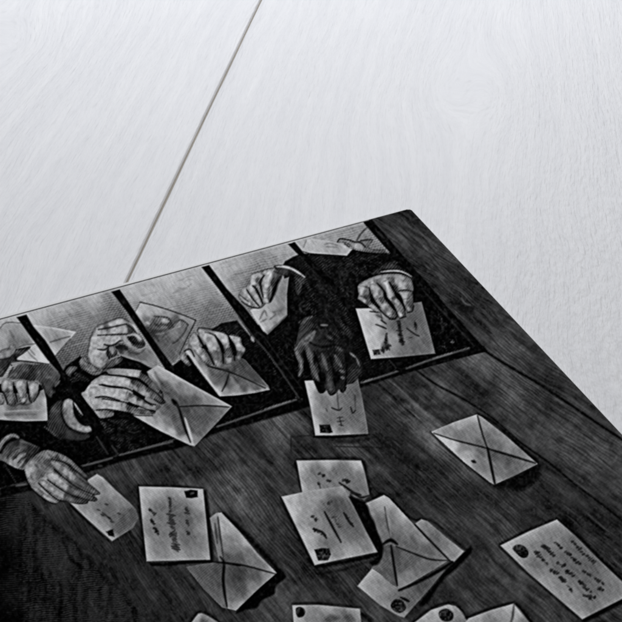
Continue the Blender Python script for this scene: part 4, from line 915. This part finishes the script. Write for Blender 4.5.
# plate texture: fine screen and grain of the printed engraving
fine = vnoise(PX * 1.05 + 31, PY * 1.05 + 7) * 12 + vnoise(PX * .55 + 11, PY * .55 + 70) * 9
def boxblur(a, n):
    k = 2 * n + 1
    for ax in (0, 1):
        p = np.concatenate([np.repeat(a.take([0], ax), n + 1, ax), a, np.repeat(a.take([-1], ax), n, ax)], ax)
        c = np.cumsum(p, ax, dtype=np.float64)
        a = (np.take(c, range(k, c.shape[ax]), ax) - np.take(c, range(0, c.shape[ax] - k), ax)) / k
    return a.astype(np.float32)


# the burin's hard contrast: every edge is cut with a darker and a lighter side
T += .55 * (T - boxblur(boxblur(T, 5), 4))
hat = vnoise((PX * .8 + PY * .6) / 1.15 + 77, (PX * .6 - PY * .8) / 7) * 15 + vnoise((PX * .75 - PY * .66) / 1.2 + 17, (PX * .66 + PY * .75) / 6) * 9
T += hat * np.clip(1 - np.abs(T - 115) / 130, .1, 1)
T += fine * (0.35 + np.clip(T, 0, 180) / 200.0)
T = np.clip(T - 5, 2, 250)

# ------------------------------------------------------------------ materials
def mat(name):
    m = bpy.data.materials.new(name); m.use_nodes = True
    nt = m.node_tree
    return m, nt, nt.nodes['Principled BSDF']


def N(nt, kind, **kw):
    n = nt.nodes.new(kind)
    for k, v in kw.items():
        setattr(n, k, v)
    return n


def math_node(nt, op, a, b=None):
    n = N(nt, 'ShaderNodeMath', operation=op)
    for i, v in enumerate((a, b)):
        if v is None:
            continue
        if hasattr(v, 'links'):
            nt.links.new(v, n.inputs[i])
        else:
            n.inputs[i].default_value = v
    return n.outputs[0]


INK_GAIN = 1.0
ink, nt, bs = mat('printed_ink')
at = N(nt, 'ShaderNodeAttribute', attribute_name='ink')
tc = N(nt, 'ShaderNodeTexCoord')
# halftone screen: two crossed line rulings
sep = N(nt, 'ShaderNodeSeparateXYZ'); nt.links.new(tc.outputs['Object'], sep.inputs[0])
k = 2 * math.pi / 0.00115
sx = math_node(nt, 'SINE', math_node(nt, 'MULTIPLY', math_node(nt, 'ADD', sep.outputs[0], math_node(nt, 'MULTIPLY', sep.outputs[1], .35)), k))
sy = math_node(nt, 'SINE', math_node(nt, 'MULTIPLY', math_node(nt, 'SUBTRACT', sep.outputs[1], math_node(nt, 'MULTIPLY', sep.outputs[0], .2)), k * .9))
scr = math_node(nt, 'ADD', math_node(nt, 'MULTIPLY', math_node(nt, 'ADD', sx, sy), .042), 1.0)
mx = N(nt, 'ShaderNodeVectorMath', operation='SCALE')
nt.links.new(at.outputs['Color'], mx.inputs[0]); nt.links.new(scr, mx.inputs['Scale'])
nt.links.new(mx.outputs[0], bs.inputs['Base Color'])
bs.inputs['Roughness'].default_value = .55
bs.inputs['Specular IOR Level'].default_value = .0

paper, nt, bs = mat('white_card')
nz = N(nt, 'ShaderNodeTexNoise'); nz.inputs['Scale'].default_value = 900
rp = N(nt, 'ShaderNodeValToRGB')
rp.color_ramp.elements[0].color = (.74, .74, .73, 1); rp.color_ramp.elements[1].color = (.82, .82, .81, 1)
nt.links.new(nz.outputs['Fac'], rp.inputs[0]); nt.links.new(rp.outputs[0], bs.inputs['Base Color'])
bs.inputs['Roughness'].default_value = .6


def wood(name, fine_bump, coarse_bump):
    m, nt, bs = mat(name)
    a = N(nt, 'ShaderNodeAttribute', attribute_name='grain')
    def coords(sa, sb):
        v = N(nt, 'ShaderNodeVectorMath', operation='MULTIPLY'); v.inputs[1].default_value = (sa, sb, 1)
        nt.links.new(a.outputs['Vector'], v.inputs[0]); return v.outputs[0]
    def noise(sa, sb, det=3, rough=.5):
        n = N(nt, 'ShaderNodeTexNoise'); n.inputs['Scale'].default_value = 1; n.inputs['Detail'].default_value = det; n.inputs['Roughness'].default_value = rough
        nt.links.new(coords(sa, sb), n.inputs['Vector']); return n.outputs['Fac']
    def ramp(src, p0, p1, c0, c1):
        r = N(nt, 'ShaderNodeValToRGB')
        r.color_ramp.elements[0].position = p0; r.color_ramp.elements[1].position = p1
        r.color_ramp.elements[0].color = (*c0, 1); r.color_ramp.elements[1].color = (*c1, 1)
        nt.links.new(src, r.inputs[0]); return r.outputs[0]
    streak = noise(520, 30, 4, .6)
    broad = noise(70, 7, 3)
    pores = noise(900, 80, 2)
    rings = N(nt, 'ShaderNodeTexWave', wave_type='BANDS', bands_direction='X'); rings.inputs['Scale'].default_value = 1; rings.inputs['Distortion'].default_value = 1.6; rings.inputs['Detail'].default_value = 2; rings.inputs['Detail Scale'].default_value = .8
    nt.links.new(coords(26, 4), rings.inputs['Vector'])
    leather = N(nt, 'ShaderNodeAttribute', attribute_name='leather').outputs['Fac']
    base = ramp(streak, .32, .70, (.795, .797, .805), (.846, .846, .852))
    tint = ramp(broad, .3, .7, (.955, .957, .965), (1.0, 1.0, 1.0))
    por = ramp(pores, .26, .42, (.93, .93, .93), (1, 1, 1))
    rg = ramp(rings.outputs['Fac'], .1, .9, (.974, .975, .979), (1, 1, 1))
    m0 = N(nt, 'ShaderNodeMix', data_type='RGBA', blend_type='MULTIPLY'); m0.inputs[0].default_value = 1
    nt.links.new(base, m0.inputs[6]); nt.links.new(rg, m0.inputs[7]); base = m0.outputs[2]
    m1 = N(nt, 'ShaderNodeMix', data_type='RGBA', blend_type='MULTIPLY'); m1.inputs[0].default_value = 1
    nt.links.new(base, m1.inputs[6]); nt.links.new(tint, m1.inputs[7])
    m2 = N(nt, 'ShaderNodeMix', data_type='RGBA', blend_type='MULTIPLY'); m2.inputs[0].default_value = 1
    nt.links.new(m1.outputs[2], m2.inputs[6]); nt.links.new(por, m2.inputs[7])
    nt.links.new(m2.outputs[2], bs.inputs['Base Color'])
    b1 = N(nt, 'ShaderNodeBump'); b1.inputs['Strength'].default_value = fine_bump; b1.inputs['Distance'].default_value = .0008
    nt.links.new(noise(620, 55, 3, .55), b1.inputs['Height'])
    b2 = N(nt, 'ShaderNodeBump'); nt.links.new(math_node(nt, 'MULTIPLY', leather, coarse_bump), b2.inputs['Strength']); b2.inputs['Distance'].default_value = .0014
    nt.links.new(noise(400, 130, 2, .5), b2.inputs['Height']); nt.links.new(b1.outputs[0], b2.inputs['Normal'])
    nt.links.new(b2.outputs[0], bs.inputs['Normal'])
    bs.inputs['Roughness'].default_value = .5
    bs.inputs['Specular IOR Level'].default_value = .3
    return m


wood_a = wood('whitewashed_wood', .70, .70)
groove, nt, bs = mat('groove_wood')
nz = N(nt, 'ShaderNodeTexNoise'); nz.inputs['Scale'].default_value = 60
rp = N(nt, 'ShaderNodeValToRGB')
rp.color_ramp.elements[0].color = (.36, .325, .27, 1); rp.color_ramp.elements[1].color = (.50, .46, .39, 1)
nt.links.new(nz.outputs['Fac'], rp.inputs[0]); nt.links.new(rp.outputs[0], bs.inputs['Base Color'])
bs.inputs['Roughness'].default_value = .8


# ------------------------------------------------------------------ build helpers
def link(name, me, parent=None):
    o = bpy.data.objects.new(name, me); COL.objects.link(o)
    if parent:
        o.parent = parent
    return o


def quad_mesh(name, verts, faces):
    me = bpy.data.meshes.new(name)
    me.vertices.add(len(verts)); me.vertices.foreach_set('co', np.asarray(verts, np.float32).ravel())
    nf = len(faces)
    me.loops.add(nf * 4); me.loops.foreach_set('vertex_index', np.asarray(faces, np.int32).ravel())
    me.polygons.add(nf); me.polygons.foreach_set('loop_start', np.arange(nf, dtype=np.int32) * 4)
    me.update(calc_edges=True)
    return me


def box_mesh(name, x0, x1, y0, y1, z0, z1, bev=0.0):
    import bmesh
    bm = bmesh.new()
    vs = [bm.verts.new((x, y, z)) for z in (z0, z1) for y in (y0, y1) for x in (x0, x1)]
    for f in ((0, 2, 3, 1), (4, 5, 7, 6), (0, 1, 5, 4), (2, 6, 7, 3), (0, 4, 6, 2), (1, 3, 7, 5)):
        bm.faces.new([vs[i] for i in f])
    if bev:
        bmesh.ops.bevel(bm, geom=list(bm.edges), offset=bev, segments=2, affect='EDGES', profile=.5)
    me = bpy.data.meshes.new(name); bm.to_mesh(me); bm.free()
    return me


# ------------------------------------------------------------------ the print
root = bpy.data.objects.new('art_print', None); COL.objects.link(root)
root['label'] = 'black and white engraved print of hands passing letters through bars, lying on white boards'
root['category'] = 'art print'
CR = .0022


def rounded_slab(name, x0, x1, y0, y1, z0, z1, r):
    import bmesh
    bm = bmesh.new()
    pts = []
    for cx, cy, a0 in ((x1 - r, y1 - r, 0), (x0 + r, y1 - r, 90), (x0 + r, y0 + r, 180), (x1 - r, y0 + r, 270)):
        for k in range(9):
            a = math.radians(a0 + k * 90 / 8)
            pts.append((cx + r * math.cos(a), cy + r * math.sin(a)))
    f = bm.faces.new([bm.verts.new((p[0], p[1], z1)) for p in pts])
    ext = bmesh.ops.extrude_face_region(bm, geom=[f])
    for v in ext['geom']:
        if isinstance(v, bmesh.types.BMVert):
            v.co.z = z0
    bmesh.ops.recalc_face_normals(bm, faces=bm.faces)
    top = [e for e in bm.edges if all(abs(v.co.z - z1) < 1e-6 for v in e.verts)]
    bmesh.ops.bevel(bm, geom=top, offset=.00015, segments=2, affect='EDGES', profile=.5)
    me = bpy.data.meshes.new(name); bm.to_mesh(me); bm.free()
    return me


me = rounded_slab('card', -PW - .001, 0, -PH - .001, .001, 0.0001, H - 0.00008, CR)
for v in me.vertices:
    if v.co.y > 0:
        v.co.y += -v.co.x * .0062 - .0002; me.materials.append(paper)
card = link('card', me, root); card['label'] = 'white card with a thin pale rim along its edge'

lin = np.where(T / 255 <= .04045, T / 255 / 12.92, ((T / 255 + .055) / 1.055) ** 2.4) * INK_GAIN
# one face per cell, given to the part printed at the cell's middle
CID = ID[:-1, :-1].copy()
fx, fy = PX[:-1, :-1], PY[:-1, :-1]
_cx, _cy = gx[:-1][None, :] + PITCH / 2, gy[:-1][:, None] + PITCH / 2
CID[(_cx > -CR) & (_cy > -CR) & (np.hypot(_cx + CR, _cy + CR) > CR - .0003)] = 0
outside = (fx < -30) | (fx > 650) | (fy > 650)
nbx, nby = NX // 4, NY // 4
blk = CID.reshape(nby, 4, nbx, 4).transpose(0, 2, 1, 3).reshape(nby, nbx, 16)
same = (blk == blk[:, :, :1]).all(-1) & outside.reshape(nby, 4, nbx, 4).transpose(0, 2, 1, 3).reshape(nby, nbx, 16).all(-1)
big = np.repeat(np.repeat(same, 4, 0), 4, 1)
OBJ = {}
stride = NX + 1
verts_all = np.stack([GX.ravel(), GY.ravel(), np.full(GX.size, H)], -1)
lin_all = lin.ravel().astype(np.float32)
for pid in range(1, NID[0] + 1):
    name, label, parent = PARTS[pid]
    jj, ii = np.nonzero((CID == pid) & ~big)
    f = np.stack([jj * stride + ii, jj * stride + ii + 1, (jj + 1) * stride + ii + 1, (jj + 1) * stride + ii], -1)
    bj, bi = np.nonzero(same & (blk[:, :, 0] == pid)); bj = bj * 4; bi = bi * 4
    f2 = np.stack([bj * stride + bi, bj * stride + bi + 4, (bj + 4) * stride + bi + 4, (bj + 4) * stride + bi], -1)
    f = np.concatenate([f, f2])
    if len(f) == 0:
        continue
    uq, inv = np.unique(f.ravel(), return_inverse=True)
    me = quad_mesh(name, verts_all[uq], inv.reshape(-1, 4))
    at = me.attributes.new('ink', 'FLOAT_COLOR', 'POINT')
    c = np.ones((len(uq), 4), np.float32); c[:, :3] = lin_all[uq][:, None]
    at.data.foreach_set('color', c.ravel())
    me.materials.append(ink)
    o = link(name, me, OBJ.get(parent, root) if parent else root)
    if label:
        o['label'] = label
    OBJ[pid] = o

# ------------------------------------------------------------------ the white boards underneath
surf = bpy.data.objects.new('tabletop', None); COL.objects.link(surf)
surf['label'] = 'whitewashed wooden boards with fine wavy grain and one dark seam'
surf['category'] = 'tabletop'; surf['kind'] = 'structure'
sa = np.array(on_plane(260.5, 0, 0)); sb = np.array(on_plane(126.5, 281, 0))
du = (sa - sb) / np.linalg.norm(sa - sb)               # along the boards, away from the camera
dn = np.array([du[1], -du[0]])                          # across, to the right


def grain_coords(u, n, eyes, side):
    """Flow of the grain round the eyes in the board: across (psi) and along (phi)."""
    psi = n.copy(); phi = u.copy()
    for (eu, en, a, st) in eyes:
        qu = (u - eu) / st; qn = n - en
        d = qu * qu + qn * qn + (a * .86) ** 2
        psi -= a * a * qn / d
        phi += a * a * qu / d
    return psi * (1 + np.clip(1.0 * np.clip(u, -.35, .6), -.35, .6) * (n > 0)), phi


def board(n0, n1, eyes, label, u0=-.75, u1=1.3, step=.004):
    nu = int((u1 - u0) / step); nn = max(2, int((n1 - n0) / step))
    us = np.linspace(u0, u1, nu + 1)
    g = .0006
    ns = np.concatenate([[n0, n0 + .0002], np.linspace(n0 + g, n1 - g, nn), [n1 - .0002, n1]])
    zs = np.concatenate([[-.0007, -.0002], np.zeros(nn), [-.0002, -.0007]])
    ns = np.concatenate([[n0], ns, [n1]]); zs = np.concatenate([[-.02], zs, [-.02]])
    U, Nn = np.meshgrid(us, ns, indexing='ij'); jit = vnoise(us / .03 + n0 * 50, us * 0 + 3) * .0003 + vnoise(us / .2 + n0 * 20, us * 0 + 9) * .0004
    Nn[:, :4] += jit[:, None]; Nn[:, -4:] -= jit[:, None]; Z = np.broadcast_to(zs, U.shape)
    XY = sb[None, None, :] + U[..., None] * du + Nn[..., None] * dn
    V = np.concatenate([XY, Z[..., None]], -1).reshape(-1, 3)
    m = len(ns)
    i, j = np.meshgrid(np.arange(nu), np.arange(m - 1), indexing='ij'); i = i.ravel(); j = j.ravel()
    f = np.stack([i * m + j, i * m + j + 1, (i + 1) * m + j + 1, (i + 1) * m + j], -1)[:, ::-1]
    if np.cross(V[f[0][1]] - V[f[0][0]], V[f[0][2]] - V[f[0][1]])[2] < 0:
        f = f[:, ::-1]
    me = quad_mesh('plank', V, f)
    psi, phi = grain_coords(U, Nn, eyes, 1)
    wob = vnoise(U / .06 + n0 * 31, Nn / .03) * .006 + vnoise(U / .02 + 5, Nn / .012 + n0 * 9) * .0014
    at = me.attributes.new('grain', 'FLOAT_VECTOR', 'POINT')
    at.data.foreach_set('vector', np.stack([psi + wob + n0, phi + n0 * 7, np.full_like(psi, n0 * 3)], -1).astype(np.float32).ravel())
    lea = .18 + .82 * np.clip((Nn - .10 - .25 * np.clip(U - .1, -1, 1)) / .16, 0, 1) * np.clip((.62 - U) / .3, 0, 1) + vnoise(U / .05 + 3, Nn / .04 + 2) * .3
    al = me.attributes.new('leather', 'FLOAT', 'POINT')
    al.data.foreach_set('value', np.clip(lea, .05, 1.1).astype(np.float32).ravel())
    me.materials.append(wood_a)
    o = link('plank', me, surf); o['label'] = label
    return o


def loc(x, y):
    p = np.array(on_plane(x, y, 0)) - sb
    return p @ du, p @ dn


e1 = loc(468, 95); e2 = loc(-8, 40); e3 = loc(620, 640); e4 = loc(200, 480)
GAP = .0009
WID = .40
board(GAP, WID, [(e1[0], e1[1], .024, 1.9), (e3[0], e3[1], .03, 2)], 'board right of the seam, with an eye in its grain')
board(-WID, -GAP, [(e2[0], e2[1], .030, 1.6)], 'board left of the seam, with grain sweeping in arcs')
board(WID + 2 * GAP, 2 * WID, [(.2, WID * 1.5, .03, 2)], 'outer board on the right')
board(-2 * WID, -WID - 2 * GAP, [(.4, -WID * 1.5, .03, 2)], 'outer board on the left')
bs_ = np.array([sb + du * u + dn * n for u, n in ((-.74, -.79), (1.29, -.79), (1.29, .79), (-.74, .79))])
me = bpy.data.meshes.new('underlay')
me.from_pydata([(p[0], p[1], -.0024) for p in bs_], [], [(0, 3, 2, 1)] if True else [])
me.materials.append(groove)
o = link('underlay', me, surf); o['label'] = 'brownish wood showing in the seams between the boards'

# ------------------------------------------------------------------ camera
cam = bpy.data.cameras.new('camera'); co = bpy.data.objects.new('camera', cam); COL.objects.link(co)
R3 = Matrix([list(RW[0]), list(RW[1]), list(RW[2])])
co.matrix_world = Matrix.Translation(Vector(CAM)) @ R3.to_4x4()
cam.sensor_fit = 'HORIZONTAL'; cam.sensor_width = 36; cam.lens = 36 * F / 622.0
cam.clip_start = .01; cam.clip_end = 50
scene.camera = co

# ------------------------------------------------------------------ studio lamps
cr = RW @ np.array([1.0, 0, 0]); cr[2] = 0; cr /= np.linalg.norm(cr)      # picture right, on the table
cf = RW @ np.array([0, 0, -1.0]); cf[2] = 0; cf /= np.linalg.norm(cf)     # away from the camera
ctr = np.array([*on_plane(311, 250, 0), 0])


def area(name, pos, size, power, color, target=ctr):
    L = bpy.data.lights.new(name, 'AREA'); L.shape = 'RECTANGLE'; L.size, L.size_y = size; L.energy = power; L.color = color
    o = bpy.data.objects.new(name, L); COL.objects.link(o)
    o.location = pos
    o.rotation_euler = (Vector(target) - Vector(pos)).to_track_quat('-Z', 'Y').to_euler()
    return o


KEY, FILL, AMB = 8.7, 7.4, .10
area('window_softbox', ctr - cr * .08 + cf * .72 + np.array([0, 0, .62]), (1.0, .6), KEY, (.935, .952, 1.0))
area('front_lamp', ctr + cr * 1.25 - cf * .45 + np.array([0, 0, 1.35]), (.22, .22), FILL, (1.0, .99, .97))
wd = bpy.data.worlds.new('World'); scene.world = wd; wd.use_nodes = True
bg = wd.node_tree.nodes['Background']; bg.inputs[0].default_value = (.97, .98, 1.0, 1); bg.inputs[1].default_value = AMB

scene.view_settings.view_transform = 'Standard'; scene.view_settings.look = 'None'
scene.view_settings.exposure = 0; scene.view_settings.gamma = 1
scene.render.film_transparent = False
scene.cycles.pixel_filter_type = 'BLACKMAN_HARRIS'
scene.cycles.filter_width = 1.9
